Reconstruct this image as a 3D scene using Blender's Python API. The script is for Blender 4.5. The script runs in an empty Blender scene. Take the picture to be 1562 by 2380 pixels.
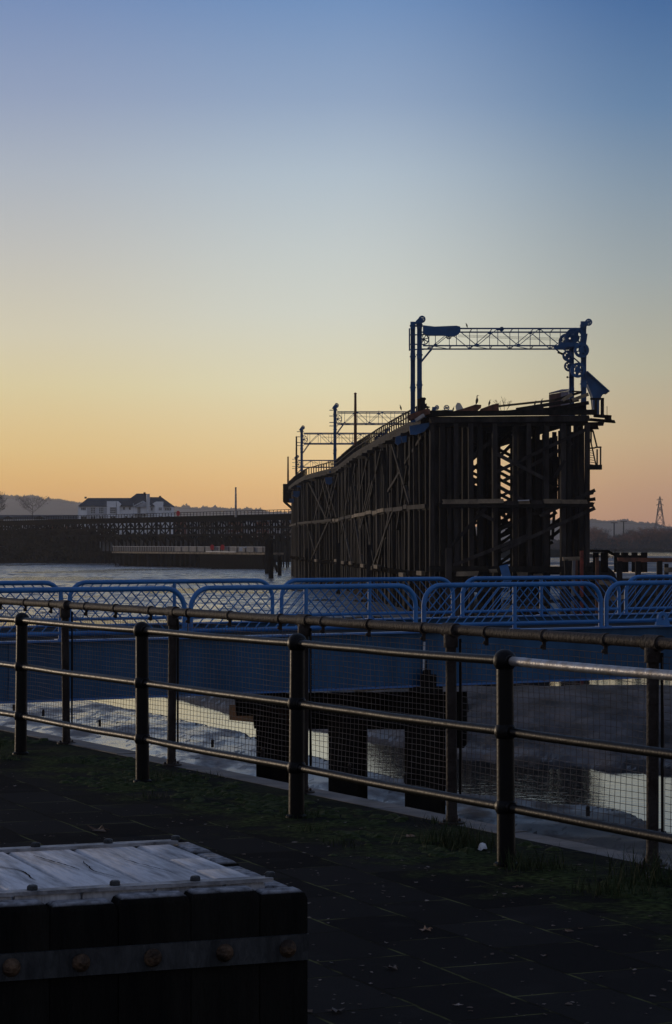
import bpy, math, random
from mathutils import Vector, Matrix, noise as mnoise
R = math.radians
random.seed(11)
S = bpy.context.scene
COL = S.collection
# ------------------------------------------------------------------ camera
FP = 5400.0                      # focal length measured on a 1562 x 2380 view of the photograph
PITCH = math.atan(72.0 / FP)
CAMZ = 1.6
cam_d = bpy.data.cameras.new('camera')
cam_d.sensor_fit = 'HORIZONTAL'; cam_d.sensor_width = 24.0
cam_d.lens = FP / 1562.0 * 24.0
cam_d.clip_start = 0.1; cam_d.clip_end = 20000
cam = bpy.data.objects.new('camera', cam_d); COL.objects.link(cam)
cam.location = (0, 0, CAMZ); cam.rotation_euler = (math.pi / 2 + PITCH, 0, 0)
S.camera = cam
S.view_settings.view_transform = 'Standard'; S.view_settings.look = 'None'
S.view_settings.exposure = 0.0; S.view_settings.gamma = 1.0
S.render.engine = 'CYCLES'
S.cycles.volume_bounces = 1; S.cycles.max_bounces = 6
# ------------------------------------------------------------------ dusk sky
def lin(c):
    return tuple(((v / 255.0) / 12.92 if v / 255.0 <= 0.04045 else ((v / 255.0 + 0.055) / 1.055) ** 2.4) for v in c) + (1.0,)
W = bpy.data.worlds.new('World'); S.world = W; W.use_nodes = True
nt = W.node_tree; nt.nodes.clear()
def N(t, typ, **kw):
    n = t.nodes.new(typ)
    for k, v in kw.items(): setattr(n, k, v)
    return n
def mth(t, op, a=None, b=None, clamp=False):
    n = N(t, 'ShaderNodeMath', operation=op); n.use_clamp = clamp
    for i, v in enumerate((a, b)):
        if v is None: continue
        if hasattr(v, 'is_linked') or hasattr(v, 'links'): t.links.new(v, n.inputs[i])
        else: n.inputs[i].default_value = v
    return n.outputs[0]
def mrange(t, v, a, b, c=0.0, d=1.0, smooth=False):
    n = N(t, 'ShaderNodeMapRange'); n.clamp = True
    if smooth: n.interpolation_type = 'SMOOTHSTEP'
    t.links.new(v, n.inputs[0])
    for i, x in zip((1, 2, 3, 4), (a, b, c, d)): n.inputs[i].default_value = x
    return n.outputs[0]
def cmix(t, f, a, b):
    n = N(t, 'ShaderNodeMix', data_type='RGBA')
    for s, v in ((n.inputs[0], f), (n.inputs[6], a), (n.inputs[7], b)):
        if hasattr(v, 'links'): t.links.new(v, s)
        else: s.default_value = v
    return n.outputs[2]
def ramp(t, f, stops):
    n = N(t, 'ShaderNodeValToRGB'); e = n.color_ramp.elements
    while len(e) > 1: e.remove(e[-1])
    e[0].position = stops[0][0]; e[0].color = stops[0][1]
    for p, c in stops[1:]:
        q = e.new(p); q.color = c
    t.links.new(f, n.inputs[0]); return n.outputs[0]
tc = N(nt, 'ShaderNodeTexCoord'); sx = N(nt, 'ShaderNodeSeparateXYZ')
nt.links.new(tc.outputs['Generated'], sx.inputs[0])
X_, Y_, Z_ = sx.outputs
hor = mth(nt, 'SQRT', mth(nt, 'ADD', mth(nt, 'MULTIPLY', X_, X_), mth(nt, 'MULTIPLY', Y_, Y_)))
saz = mth(nt, 'DIVIDE', X_, mth(nt, 'MAXIMUM', hor, 0.001))
el = mth(nt, 'MULTIPLY', Z_, 4.0, clamp=True)
HAZE = 0.62e-4; AIR = (.38, .32, .29)      # valley haze density, and the light it scatters towards the viewer
def srow(rows):   # (photo row, colour) pairs -> ramp stops over elevation
    out = []
    for y, c in sorted(rows, key=lambda r: -r[0]):
        e = max(0.0, (1262 - y) / FP); T = math.exp(-HAZE * min(8900.0, 192 / max(e, .001))); L = lin(c)
        out.append((e * 4.0, tuple(max(0.01, (L[i] - (1 - T) * AIR[i]) / T) for i in range(3)) + (1,)))
    return out
SKY_GAIN = 1.0
cl = ramp(nt, el, srow([(0, (116, 140, 182)), (244, (148, 161, 187)), (415, (172, 179, 189)), (586, (191, 190, 185)), (781, (209, 201, 177)), (900, (216, 201, 160)), (1050, (219, 188, 134)), (1140, (215, 173, 119)), (1262, (207, 156, 112))]))
cc = ramp(nt, el, srow([(0, (111, 142, 186)), (244, (147, 166, 193)), (415, (177, 190, 201)), (586, (196, 202, 200)), (730, (208, 209, 197)), (900, (221, 212, 178)), (1050, (226, 198, 149)), (1150, (224, 183, 131)), (1262, (212, 165, 124))]))
cr = ramp(nt, el, srow([(0, (72, 105, 153)), (268, (105, 132, 165)), (456, (135, 151, 166)), (644, (158, 165, 165)), (859, (182, 176, 154)), (1020, (195, 171, 138)), (1155, (190, 155, 128)), (1262, (178, 142, 125))]))
f1 = mrange(nt, saz, -0.145, 0.0, smooth=True)
f2 = mrange(nt, saz, 0.0, 0.15, smooth=True)
front = cmix(nt, f2, cmix(nt, f1, cl, cc), cr)
anti = ramp(nt, el, [(0, lin((212, 200, 196))), (0.3, lin((164, 160, 164))), (1.0, lin((126, 136, 160)))])
fa = mrange(nt, Y_, 0.85, 0.25, smooth=True)
low = cmix(nt, fa, front, anti)
fz = mrange(nt, Z_, 0.235, 0.75, smooth=True)
allc = cmix(nt, fz, low, lin((112, 124, 152)))
fb = mrange(nt, Z_, -0.02, 0.0)
allc = cmix(nt, fb, lin((40, 40, 46)), allc)
bg = N(nt, 'ShaderNodeBackground'); bg.inputs[1].default_value = SKY_GAIN
nt.links.new(allc, bg.inputs[0])
wo = N(nt, 'ShaderNodeOutputWorld'); nt.links.new(bg.outputs[0], wo.inputs[0])
# ------------------------------------------------------------------ sun: low, beyond the left edge of the view
sd = bpy.data.lights.new('sun', 'SUN'); sd.energy = 1.25; sd.angle = R(2.5); sd.color = (1.0, 0.78, 0.56)
so = bpy.data.objects.new('sun', sd); COL.objects.link(so)
az, elv = R(-45), R(2.6)
sv = Vector((math.sin(az) * math.cos(elv), math.cos(az) * math.cos(elv), math.sin(elv)))
so.rotation_euler = sv.to_track_quat('Z', 'Y').to_euler(); so.location = (-60, 20, 40)

# ================================================================== helpers
def ray(X, Y):
    v = (1190 - Y) / FP
    d = Vector(((X - 781) / FP, math.cos(PITCH) - v * math.sin(PITCH), math.sin(PITCH) + v * math.cos(PITCH)))
    return d
def at(X, Y, d):
    r = ray(X, Y); k = d / r.y
    return Vector((r.x * k, d, CAMZ + r.z * k))
def atz(X, Y, z):
    r = ray(X, Y); k = (z - CAMZ) / r.z
    return Vector((r.x * k, r.y * k, z))
class MB:
    def __init__(s): s.v = []; s.f = []
    def add(s, vs, fs):
        b = len(s.v); s.v += [tuple(v) for v in vs]; s.f += [tuple(i + b for i in f) for f in fs]
    def box(s, c, size, rz=0.0):
        x, y, z = (q / 2 for q in size); cz, sn = math.cos(rz), math.sin(rz); vs = []
        for dz in (-z, z):
            for dx, dy in ((-x, -y), (x, -y), (x, y), (-x, y)):
                vs.append((c[0] + dx * cz - dy * sn, c[1] + dx * sn + dy * cz, c[2] + dz))
        s.add(vs, [(0, 3, 2, 1), (4, 5, 6, 7), (0, 1, 5, 4), (1, 2, 6, 5), (2, 3, 7, 6), (3, 0, 4, 7)]); return s
    def beam(s, p0, p1, w, h, roll=None, jag=0.0):
        p0, p1 = Vector(p0), Vector(p1); d = (p1 - p0)
        if d.length < 1e-6: return s
        d.normalize(); up = Vector(roll) if roll else (Vector((0, 0, 1)) if abs(d.z) < 0.95 else Vector((0, 1, 0)))
        sd_ = d.cross(up).normalized(); u = sd_.cross(d).normalized(); vs = []
        for p in (p0, p1):
            for a, b in ((-1, -1), (1, -1), (1, 1), (-1, 1)):
                j = d * random.uniform(-jag, jag) if jag else Vector()
                vs.append(p + sd_ * (a * w / 2) + u * (b * h / 2) + j)
        s.add(vs, [(0, 3, 2, 1), (4, 5, 6, 7), (0, 1, 5, 4), (1, 2, 6, 5), (2, 3, 7, 6), (3, 0, 4, 7)]); return s
    def tube(s, pts, r, n=10, closed=False, caps=True):
        pts = [Vector(p) for p in pts]; rs = r if isinstance(r, (list, tuple)) else [r] * len(pts)
        vs = []; fs = []; m = len(pts); prev = None
        for i, p in enumerate(pts):
            if closed: d = (pts[(i + 1) % m] - pts[i - 1])
            elif i == 0: d = pts[1] - p
            elif i == m - 1: d = p - pts[-2]
            else: d = pts[i + 1] - pts[i - 1]
            d.normalize()
            if prev is None:
                up = Vector((0, 0, 1)) if abs(d.z) < 0.9 else Vector((0, 1, 0))
                a = d.cross(up).normalized()
            else: a = (prev - d * prev.dot(d)).normalized()
            prev = a; b = d.cross(a)
            for k in range(n):
                t = 2 * math.pi * k / n; vs.append(p + (a * math.cos(t) + b * math.sin(t)) * rs[i])
        for i in range(m if closed else m - 1):
            j = (i + 1) % m
            for k in range(n):
                l = (k + 1) % n; fs.append((i * n + k, i * n + l, j * n + l, j * n + k))
        if caps and not closed:
            fs.append(tuple(range(n))[::-1]); fs.append(tuple((m - 1) * n + k for k in range(n)))
        s.add(vs, fs); return s
    def lathe(s, c, prof, n=16, axis=(0, 0, 1)):
        ax = Vector(axis).normalized(); a = ax.cross(Vector((1, 0, 0)) if abs(ax.x) < 0.8 else Vector((0, 1, 0))).normalized(); b = ax.cross(a)
        c = Vector(c); vs = []; fs = []
        for r, h in prof:
            for k in range(n):
                t = 2 * math.pi * k / n; vs.append(c + ax * h + (a * math.cos(t) + b * math.sin(t)) * max(r, 1e-4))
        for i in range(len(prof) - 1):
            for k in range(n):
                l = (k + 1) % n; fs.append((i * n + k, i * n + l, (i + 1) * n + l, (i + 1) * n + k))
        fs.append(tuple(range(n))[::-1]); fs.append(tuple((len(prof) - 1) * n + k for k in range(n)))
        s.add(vs, fs); return s
    def ball(s, c, r, n=14, sc=(1, 1, 1)):
        m = n // 2; vs = []; fs = []
        for i in range(m + 1):
            p = math.pi * i / m
            for k in range(n):
                t = 2 * math.pi * k / n
                vs.append((c[0] + r * sc[0] * math.sin(p) * math.cos(t), c[1] + r * sc[1] * math.sin(p) * math.sin(t), c[2] + r * sc[2] * math.cos(p)))
        for i in range(m):
            for k in range(n):
                l = (k + 1) % n; fs.append((i * n + k, (i + 1) * n + k, (i + 1) * n + l, i * n + l))
        s.add(vs, fs); return s
    def prism(s, poly, d0, d1, fn=None):      # poly in (x,z), extruded in y
        n = len(poly); vs = [(p[0], d0, p[1]) for p in poly] + [(p[0], d1, p[1]) for p in poly]
        if fn: vs = [fn(v) for v in vs]
        fs = [tuple(range(n)), tuple(range(2 * n - 1, n - 1, -1))] + [((i + 1) % n, i, n + i, n + (i + 1) % n) for i in range(n)]
        s.add(vs, fs); return s
    def wheel(s, c, r, t=0.12, rim=0.12, spokes=6, hub=0.15, sw=0.07):   # wheel facing +-y
        n = 28; vs = []; fs = []
        for rr, dy in ((r, -t / 2), (r, t / 2), (r - rim, t / 2), (r - rim, -t / 2)):
            for k in range(n):
                a = 2 * math.pi * k / n; vs.append((c[0] + rr * math.cos(a), c[1] + dy, c[2] + rr * math.sin(a)))
        for q in range(4):
            q2 = (q + 1) % 4
            for k in range(n):
                l = (k + 1) % n; fs.append((q * n + k, q * n + l, q2 * n + l, q2 * n + k))
        s.add(vs, fs)
        for k in range(spokes):
            a = 2 * math.pi * k / spokes + 0.3
            s.beam((c[0] + hub * .5 * math.cos(a), c[1], c[2] + hub * .5 * math.sin(a)), (c[0] + (r - rim * .5) * math.cos(a), c[1], c[2] + (r - rim * .5) * math.sin(a)), sw, t * .6)
        s.lathe((c[0], c[1] - t * .6, c[2]), [(hub, 0), (hub, t * 1.2)], 12, (0, 1, 0)); return s
    def build(s, name, mat, parent=None, smooth=False, loc=None):
        o0 = Vector((0, 0, 0))
        if parent is not None:
            q = parent
            while q: o0 += q.location; q = q.parent
        elif loc is not None: o0 = Vector(loc)
        me = bpy.data.meshes.new(name)
        me.from_pydata([(v[0] - o0.x, v[1] - o0.y, v[2] - o0.z) for v in s.v], [], s.f)
        me.update()
        if mat: me.materials.append(mat)
        if smooth:
            me.polygons.foreach_set('use_smooth', [True] * len(me.polygons))
            try: me.set_sharp_from_angle(angle=R(40))
            except Exception: pass
        o = bpy.data.objects.new(name, me); COL.objects.link(o)
        if parent is not None: o.parent = parent
        elif loc is not None: o.location = o0
        return o
def tag(o, label=None, cat=None, group=None, kind=None):
    if label: o['label'] = label
    if cat: o['category'] = cat
    if group: o['group'] = group
    if kind: o['kind'] = kind
    return o
def thing(name, label, cat, loc=(0, 0, 0), group=None):
    o = bpy.data.objects.new(name, None); COL.objects.link(o); o.location = loc; o.empty_display_size = .2
    return tag(o, label, cat, group)
def copy_tree(o, parent=None):
    c = o.copy(); COL.objects.link(c)
    if parent: c.parent = parent
    for ch in list(o.children): copy_tree(ch, c)
    return c
def placed(o, loc, rz=0.0, label=None, sc=None):
    o.location = loc; o.rotation_euler.z = rz
    if label: o['label'] = label
    if sc: o.scale = sc
    return o
# ================================================================== materials
def mat(name, c, c2=None, scale=4.0, rough=0.8, r2=None, bump=0.0, bscale=None, metal=0.0, spec=0.3, detail=5.0, stretch=(1, 1, 1), lo=0.35, hi=0.65, coord='Object', rand=0.0, rotz=0.0):
    m = bpy.data.materials.new(name); m.use_nodes = True; t = m.node_tree
    b = t.nodes['Principled BSDF']; b.inputs['Roughness'].default_value = rough; b.inputs['Metallic'].default_value = metal
    b.inputs['Specular IOR Level'].default_value = spec
    tcn = N(t, 'ShaderNodeTexCoord'); mp = N(t, 'ShaderNodeMapping'); mp.inputs['Scale'].default_value = stretch
    mr = N(t, 'ShaderNodeMapping'); mr.inputs['Rotation'].default_value = (0, 0, rotz)
    t.links.new(tcn.outputs[coord], mr.inputs[0]); t.links.new(mr.outputs[0], mp.inputs[0])
    nz = N(t, 'ShaderNodeTexNoise'); nz.inputs['Scale'].default_value = scale; nz.inputs['Detail'].default_value = detail; nz.inputs['Roughness'].default_value = .6
    t.links.new(mp.outputs[0], nz.inputs[0])
    f = mrange(t, nz.outputs[0], lo, hi)
    c2 = c2 or tuple(v * .6 for v in c)
    col = cmix(t, f, tuple(c) + (1,), tuple(c2) + (1,))
    if rand:
        oi = N(t, 'ShaderNodeObjectInfo'); hs = N(t, 'ShaderNodeHueSaturation')
        t.links.new(mrange(t, oi.outputs['Random'], 0, 1, 1 - rand, 1 + rand), hs.inputs['Value']); t.links.new(col, hs.inputs['Color']); col = hs.outputs[0]
    t.links.new(col, b.inputs['Base Color'])
    if r2 is not None: t.links.new(mrange(t, nz.outputs[0], lo, hi, rough, r2), b.inputs['Roughness'])
    if bump:
        n2 = N(t, 'ShaderNodeTexNoise'); n2.inputs['Scale'].default_value = bscale or scale * 4; n2.inputs['Detail'].default_value = 6
        t.links.new(mp.outputs[0], n2.inputs[0]); bp = N(t, 'ShaderNodeBump'); bp.inputs['Strength'].default_value = bump; bp.inputs['Distance'].default_value = .02
        t.links.new(n2.outputs[0], bp.inputs['Height']); t.links.new(bp.outputs[0], b.inputs['Normal'])
    return m
M = {}
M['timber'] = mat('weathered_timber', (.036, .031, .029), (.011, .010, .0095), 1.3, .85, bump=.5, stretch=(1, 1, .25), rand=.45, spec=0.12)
M['timber_light'] = mat('bleached_and_lit_timber', (.22, .17, .11), (.07, .055, .04), .9, .85, bump=.4, rand=.3)
M['timber_black'] = mat('tarred_timber', (.02, .017, .014), (.008, .008, .008), 2.0, .75, bump=.6, stretch=(1, 1, .3), rand=.3, spec=0)
M['timber_rust'] = mat('reddish_timber', (.16, .06, .035), (.05, .03, .02), 2.0, .85, bump=.4, rand=.3)
M['blue'] = mat('blue_paint_dull', (.010, .075, .20), (.006, .04, .11), 1.1, .55, bump=.1, spec=.4, lo=.4, hi=.75)
M['blue_rail'] = mat('blue_rail_paint', (.022, .15, .39), (.014, .09, .26), 2.2, .5, bump=.15, bscale=40, spec=.45, lo=.4, hi=.8)
M['blue_girder'] = mat('blue_girder_paint', (.010, .085, .20), (.006, .05, .125), .8, .4, bump=.1, bscale=3, spec=.4, lo=.35, hi=.75, stretch=(1, 1, .3))
M['white_paint'] = mat('white_paint', (.6, .62, .64), (.4, .4, .4), 3, .6)
M['black_iron'] = mat('black_painted_iron', (.004, .004, .0045), (.007, .006, .0055), 22, .42, r2=.6, bump=.1, bscale=60, spec=.12, lo=.5, hi=.75)
M['galv'] = mat('worn_bare_pipe', (.35, .36, .38), (.2, .18, .16), 14, .38, r2=.55, bump=.2, bscale=60, metal=.5)
M['rust_pipe'] = mat('rusty_galvanised_pipe', (.038, .032, .029), (.018, .012, .010), 9, .65, bump=.4, bscale=60, spec=.12, lo=.4, hi=.7)
M['wire'] = mat('dull_wire', (.15, .13, .12), (.08, .06, .05), 10, .6, metal=.4)
M['steel'] = mat('dull_steel_band', (.045, .05, .055), (.018, .02, .022), 6, .5, r2=.7, bump=.4, bscale=40, metal=.3, stretch=(3, 3, .7))
M['bolt'] = mat('rusted_bolt', (.12, .075, .045), (.02, .013, .009), 24, .6, bump=.8, bscale=50, metal=.4, lo=.35, hi=.6)
M['frost_wood'] = mat('frosted_grey_timber', (.52, .53, .56), (.13, .13, .135), 5, .8, bump=.5, bscale=9, stretch=(7, .8, 1), lo=.40, hi=.78, rotz=R(-21.7), rand=.12)
M['hill'] = mat('wooded_hill', (.16, .13, .10), (.12, .10, .08), .004, 1.0, spec=0)
M['bark'] = mat('bare_bark', (.06, .045, .035), (.03, .025, .02), 3, .9, spec=.1)
M['twig'] = mat('bare_twigs', (.28, .12, .075), (.11, .075, .06), .6, .9, spec=.05, rand=.35)
M['twig_grey'] = mat('grey_twigs', (.075, .066, .066), (.045, .042, .045), .6, .9, spec=.05, rand=.35)
M['scrub'] = mat('dark_scrub', (.018, .017, .012), (.01, .01, .008), .3, .95, spec=0)
M['earth'] = mat('dark_earth_bank', (.02, .018, .014), (.01, .009, .008), .12, .95, bump=.6, bscale=.5, spec=0)
M['concrete'] = mat('quay_concrete', (.16, .15, .145), (.08, .075, .07), 3, .85, bump=.5, bscale=20)
M['stone'] = mat('dark_quay_stone', (.05, .047, .043), (.025, .025, .022), 2, .85, bump=.6, bscale=8)
M['render_pale'] = mat('pale_render', (.82, .82, .82), (.7, .7, .71), .3, .85)
M['render_grey'] = mat('grey_render', (.52, .52, .54), (.42, .42, .43), .3, .85)
M['brick_red'] = mat('red_brick', (.22, .09, .06), (.14, .06, .045), .8, .9)
M['brick_brown'] = mat('brown_brick', (.2, .15, .11), (.13, .1, .08), .8, .9)
M['slate'] = mat('slate_roof', (.05, .05, .055), (.03, .03, .034), .5, .7)
M['glass'] = mat('dark_window_glass', (.02, .025, .03), (.015, .018, .02), .2, .12, spec=.5)
M['red_plastic'] = mat('red_plastic', (.55, .03, .03), (.4, .02, .02), 2, .5)
M['feather'] = mat('black_plumage', (.012, .012, .012), (.025, .022, .02), 6, .6)
M['board_grey'] = mat('grey_boarding', (.16, .165, .175), (.1, .1, .105), .8, .8, stretch=(1, 1, .2))
M['pale_sheet'] = mat('pale_plastic_sheet', (.6, .56, .48), (.4, .36, .3), 1, .6)
M['hut_red'] = mat('faded_pink_boards', (.22, .13, .12), (.1, .07, .07), 1.2, .8, stretch=(2, 2, .2))
M['hut_grey'] = mat('faded_mauve_sheeting', (.14, .11, .14), (.08, .06, .09), 1.2, .7, stretch=(2, 2, .3))
M['paper'] = mat('pale_litter', (.7, .72, .75), (.4, .42, .45), 30, .5)
M['leaf'] = mat('dead_leaf', (.13, .07, .035), (.2, .15, .12), 20, .8, rand=.6)
M['leaf_pale'] = mat('frosted_dead_leaf', (.2, .175, .16), (.09, .06, .045), 25, .8, rand=.5)
M['moss'] = mat('dark_moss', (.018, .03, .009), (.05, .06, .028), 14, .95, bump=.8, bscale=50, spec=.1)
M['grass'] = mat('grass_blade', (.018, .034, .010), (.03, .034, .016), 5, .8, spec=.15, rand=.2)
# ================================================================== geometry of the place
# direction of the quay edge and railings (u) and its outward normal (n)
U = Vector((-.470, .883, 0)); NQ = Vector((.883, .470, 0))
def onq(c, t, z=0.0): return NQ * c + U * t + Vector((0, 0, z))       # point on the line n.p=c
def onq_px(c, X):                                                       # where the view column X meets that line
    k = (X - 781) / FP; y = c / (NQ.x * k + NQ.y); return U.x * (k * y) + U.y * y
# ---- quay pavement
def pave_mat():
    m = bpy.data.materials.new('quay_paving'); m.use_nodes = True; t = m.node_tree; b = t.nodes['Principled BSDF']
    b.inputs['Specular IOR Level'].default_value = .015; b.inputs['Roughness'].default_value = .95
    tcn = N(t, 'ShaderNodeTexCoord'); mp = N(t, 'ShaderNodeMapping'); t.links.new(tcn.outputs['Object'], mp.inputs[0])
    mp.inputs['Rotation'].default_value = (0, 0, -math.atan2(.919, -.393)); mp.inputs['Location'].default_value = (.18, .33, 0)
    nzw = N(t, 'ShaderNodeTexNoise'); nzw.inputs['Scale'].default_value = 9; nzw.inputs['Detail'].default_value = 4; t.links.new(tcn.outputs['Object'], nzw.inputs[0])
    vm = N(t, 'ShaderNodeVectorMath', operation='SCALE'); vm.inputs[3].default_value = .022; t.links.new(nzw.outputs[1], vm.inputs[0])
    va = N(t, 'ShaderNodeVectorMath', operation='ADD'); t.links.new(mp.outputs[0], va.inputs[0]); t.links.new(vm.outputs[0], va.inputs[1])
    br = N(t, 'ShaderNodeTexBrick'); t.links.new(va.outputs[0], br.inputs[0])
    br.inputs['Scale'].default_value = 1; br.inputs['Brick Width'].default_value = .6; br.inputs['Row Height'].default_value = .385
    br.inputs['Mortar Size'].default_value = .009; br.inputs['Mortar Smooth'].default_value = .6
    br.inputs['Color1'].default_value = (.019, .019, .0195, 1); br.inputs['Color2'].default_value = (.008, .008, .0085, 1)
    n1 = N(t, 'ShaderNodeTexNoise'); n1.inputs['Scale'].default_value = 3.2; n1.inputs['Detail'].default_value = 7; t.links.new(tcn.outputs['Object'], n1.inputs[0])
    n2 = N(t, 'ShaderNodeTexNoise'); n2.inputs['Scale'].default_value = 90; n2.inputs['Detail'].default_value = 3; t.links.new(tcn.outputs['Object'], n2.inputs[0])
    jm = cmix(t, mrange(t, n1.outputs[0], .46, .64), (.012, .012, .009, 1), (.12, .13, .055, 1))
    base = cmix(t, br.outputs['Fac'], br.outputs['Color'], jm)
    base = cmix(t, mrange(t, n2.outputs[0], .3, .75, 0, .5), base, (.012, .012, .013, 1))
    base = cmix(t, mrange(t, n1.outputs[0], .55, .75, 0, .35), base, (.03, .03, .032, 1))
    # droppings, grit and frost specks
    vo = N(t, 'ShaderNodeTexVoronoi'); vo.inputs['Scale'].default_value = 13; t.links.new(tcn.outputs['Object'], vo.inputs[0])
    sz = mth(t, 'MULTIPLY', n2.outputs[0], .16); sp = mth(t, 'LESS_THAN', vo.outputs['Distance'], sz)
    sc = N(t, 'ShaderNodeSeparateColor'); t.links.new(vo.outputs['Color'], sc.inputs[0])
    sel = mth(t, 'GREATER_THAN', sc.outputs[0], .70)
    base = cmix(t, mth(t, 'MULTIPLY', mth(t, 'MULTIPLY', sp, sel), .7), base, (.16, .14, .135, 1))
    # moss along the quay edge
    dp = N(t, 'ShaderNodeVectorMath', operation='DOT_PRODUCT'); t.links.new(tcn.outputs['Object'], dp.inputs[0]); dp.inputs[1].default_value = NQ
    n3 = N(t, 'ShaderNodeTexNoise'); n3.inputs['Scale'].default_value = 1.6; n3.inputs['Detail'].default_value = 8; n3.inputs['Roughness'].default_value = .75; t.links.new(tcn.outputs['Object'], n3.inputs[0])
    q = mth(t, 'ADD', dp.outputs['Value'], mth(t, 'MULTIPLY', mth(t, 'SUBTRACT', n3.outputs[0], .5), 2.2))
    mf = mth(t, 'MULTIPLY', mth(t, 'MULTIPLY', mrange(t, q, 5.55, 6.0), mrange(t, q, 6.95, 6.35)), mrange(t, n1.outputs[0], .40, .56, .15, 1))
    n4 = N(t, 'ShaderNodeTexNoise'); n4.inputs['Scale'].default_value = 26; n4.inputs['Detail'].default_value = 5; t.links.new(tcn.outputs['Object'], n4.inputs[0])
    mc = cmix(t, mrange(t, n4.outputs[0], .35, .65), (.009, .011, .006, 1), (.05, .068, .024, 1))
    base = cmix(t, mf, base, mc)
    t.links.new(base, b.inputs['Base Color'])
    h = mth(t, 'SUBTRACT', mth(t, 'ADD', mth(t, 'MULTIPLY', n2.outputs[0], .12), mth(t, 'MULTIPLY', mth(t, 'MULTIPLY', mf, n4.outputs[0]), 1.6)), mth(t, 'MULTIPLY', br.outputs['Fac'], .35))
    bp = N(t, 'ShaderNodeBump'); bp.inputs['Strength'].default_value = .7; bp.inputs['Distance'].default_value = .02; t.links.new(h, bp.inputs['Height']); t.links.new(bp.outputs[0], b.inputs['Normal'])
    return m
QE = 7.02
mb = MB()
a, b_ = onq(QE - .22, -30), onq(QE - .22, 75); c, d = onq(-45, 75), onq(-45, -30)
mb.add([a, b_, c, d], [(0, 1, 2, 3)]); tag(mb.build('quay_pavement', pave_mat()), kind='structure')
mb = MB(); n = 60
for i in range(n):                                     # coping stones, each a little out of line
    t0, t1 = -8 + i * 1.35, -8 + (i + 1) * 1.35 - .012; dz = random.uniform(-.004, .006); dn = random.uniform(-.012, .012)
    mb.prism([(QE - .22, -.35), (QE + dn, -.35), (QE + dn, -.03 + dz), (QE + dn - .03, .002 + dz), (QE - .22, .002 + dz)], t0, t1, lambda v: onq(v[0], v[1], v[2]))
tag(mb.build('quay_coping', M['concrete']), kind='structure')
mb = MB(); mb.prism([(QE - .06, -7), (QE - .06, -.351), (QE - 1, -.351), (QE - 1, -7)], -30, 75, lambda v: onq(v[0], v[1], v[2]))
tag(mb.build('quay_face', M['stone']), kind='structure')
# ---- river mud, water
def lerp_pts(pts, x):
    if x <= pts[0][0]: return pts[0][1]
    for (x0, y0), (x1, y1) in zip(pts, pts[1:]):
        if x <= x1: return y0 + (y1 - y0) * (x - x0) / (x1 - x0)
    return pts[-1][1]
WZ = -5.0
nearb = [(-26, 118), (-10.1, 96.8), (-3.5, 81.4), (-1.2, 73), (2.5, 62.7), (4.6, 59.4), (7.1, 57.5), (7.6, 52), (14, 42)]
farb = [(-40, 140), (-18, 118), (-6.6, 98), (-3.8, 88.4), (-1.24, 83), (4.0, 71.6), (8.3, 66.9), (20, 62), (40, 50)]
def sst(a, b, x):
    t = min(1, max(0, (x - a) / (b - a))); return t * t * (3 - 2 * t)
def mud_h(x, y):
    n1 = mnoise.fractal(Vector((x / 9, y / 14, 0)), .9, 2.1, 5)
    n2 = mnoise.fractal(Vector((x / 1.3, y / 1.6, 7)), .8, 2.1, 4)
    yn, yf = lerp_pts(nearb, x), lerp_pts(farb, x)
    wob = n1 * 1.6
    hn = -4.93 + .10 * n2 * .6 + .05 * n1
    # near flat below, channel, far bank
    zn = hn - 1.0 * sst(-.5, 3.5, y - yn + wob)
    rt = sst(-3.0, 2.5, x)
    k = sst(-1.0, 9.0 + 9 * rt, y - yf + wob * .6)
    amp = .12 + .35 * sst(-9, -5, x) + .55 * rt
    back = 1 - (sst(95, 150, y) * (1 - rt) + rt * (1.0 + .42 * (1 - sst(125, 160, y))) * sst(88, 100, y - .12 * x))
    zf = -5.9 + .98 * sst(-2.5, .8, y - yf + wob * .5) + (amp * back) * k + .07 * n2 * (.3 + back) * (0.6 + 1.2 * sst(0, 5, x) * (1 - sst(5, 12, y - yf)))
    z = max(zn, zf) if y > yn - 2 else zn
    if y > yf + 8:
        big = mnoise.fractal(Vector((x / 38, y / 55, 3)), .8, 2.2, 5)
        f = sst(8, 40, y - yf)
        z = z * (1 - f) + f * (max(z, -5.02) + .17 * big - .05 + .02 * n2) if False else z + f * (.16 * big - .02)
    if x > 3.0 and y < yn:                    # second small shore on the right
        pass
    return z
rows = []; y = 24.0
while y < 1150: rows.append(y); y *= 1.0085 if y > 45 else 1.02
cols = [-1700 + i * 9.0 for i in range(0, 92)] 
cols = [(-1500 + i * 11.5) for i in range(400)]
mb = MB(); vs = []
for yy in rows:
    for X in cols:
        x = (X - 0) / FP * yy; vs.append((x, yy, mud_h(x, yy)))
nc = len(cols); fs = [(i * nc + j, i * nc + j + 1, (i + 1) * nc + j + 1, (i + 1) * nc + j) for i in range(len(rows) - 1) for j in range(nc - 1)]
mb.add(vs, fs)
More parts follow.
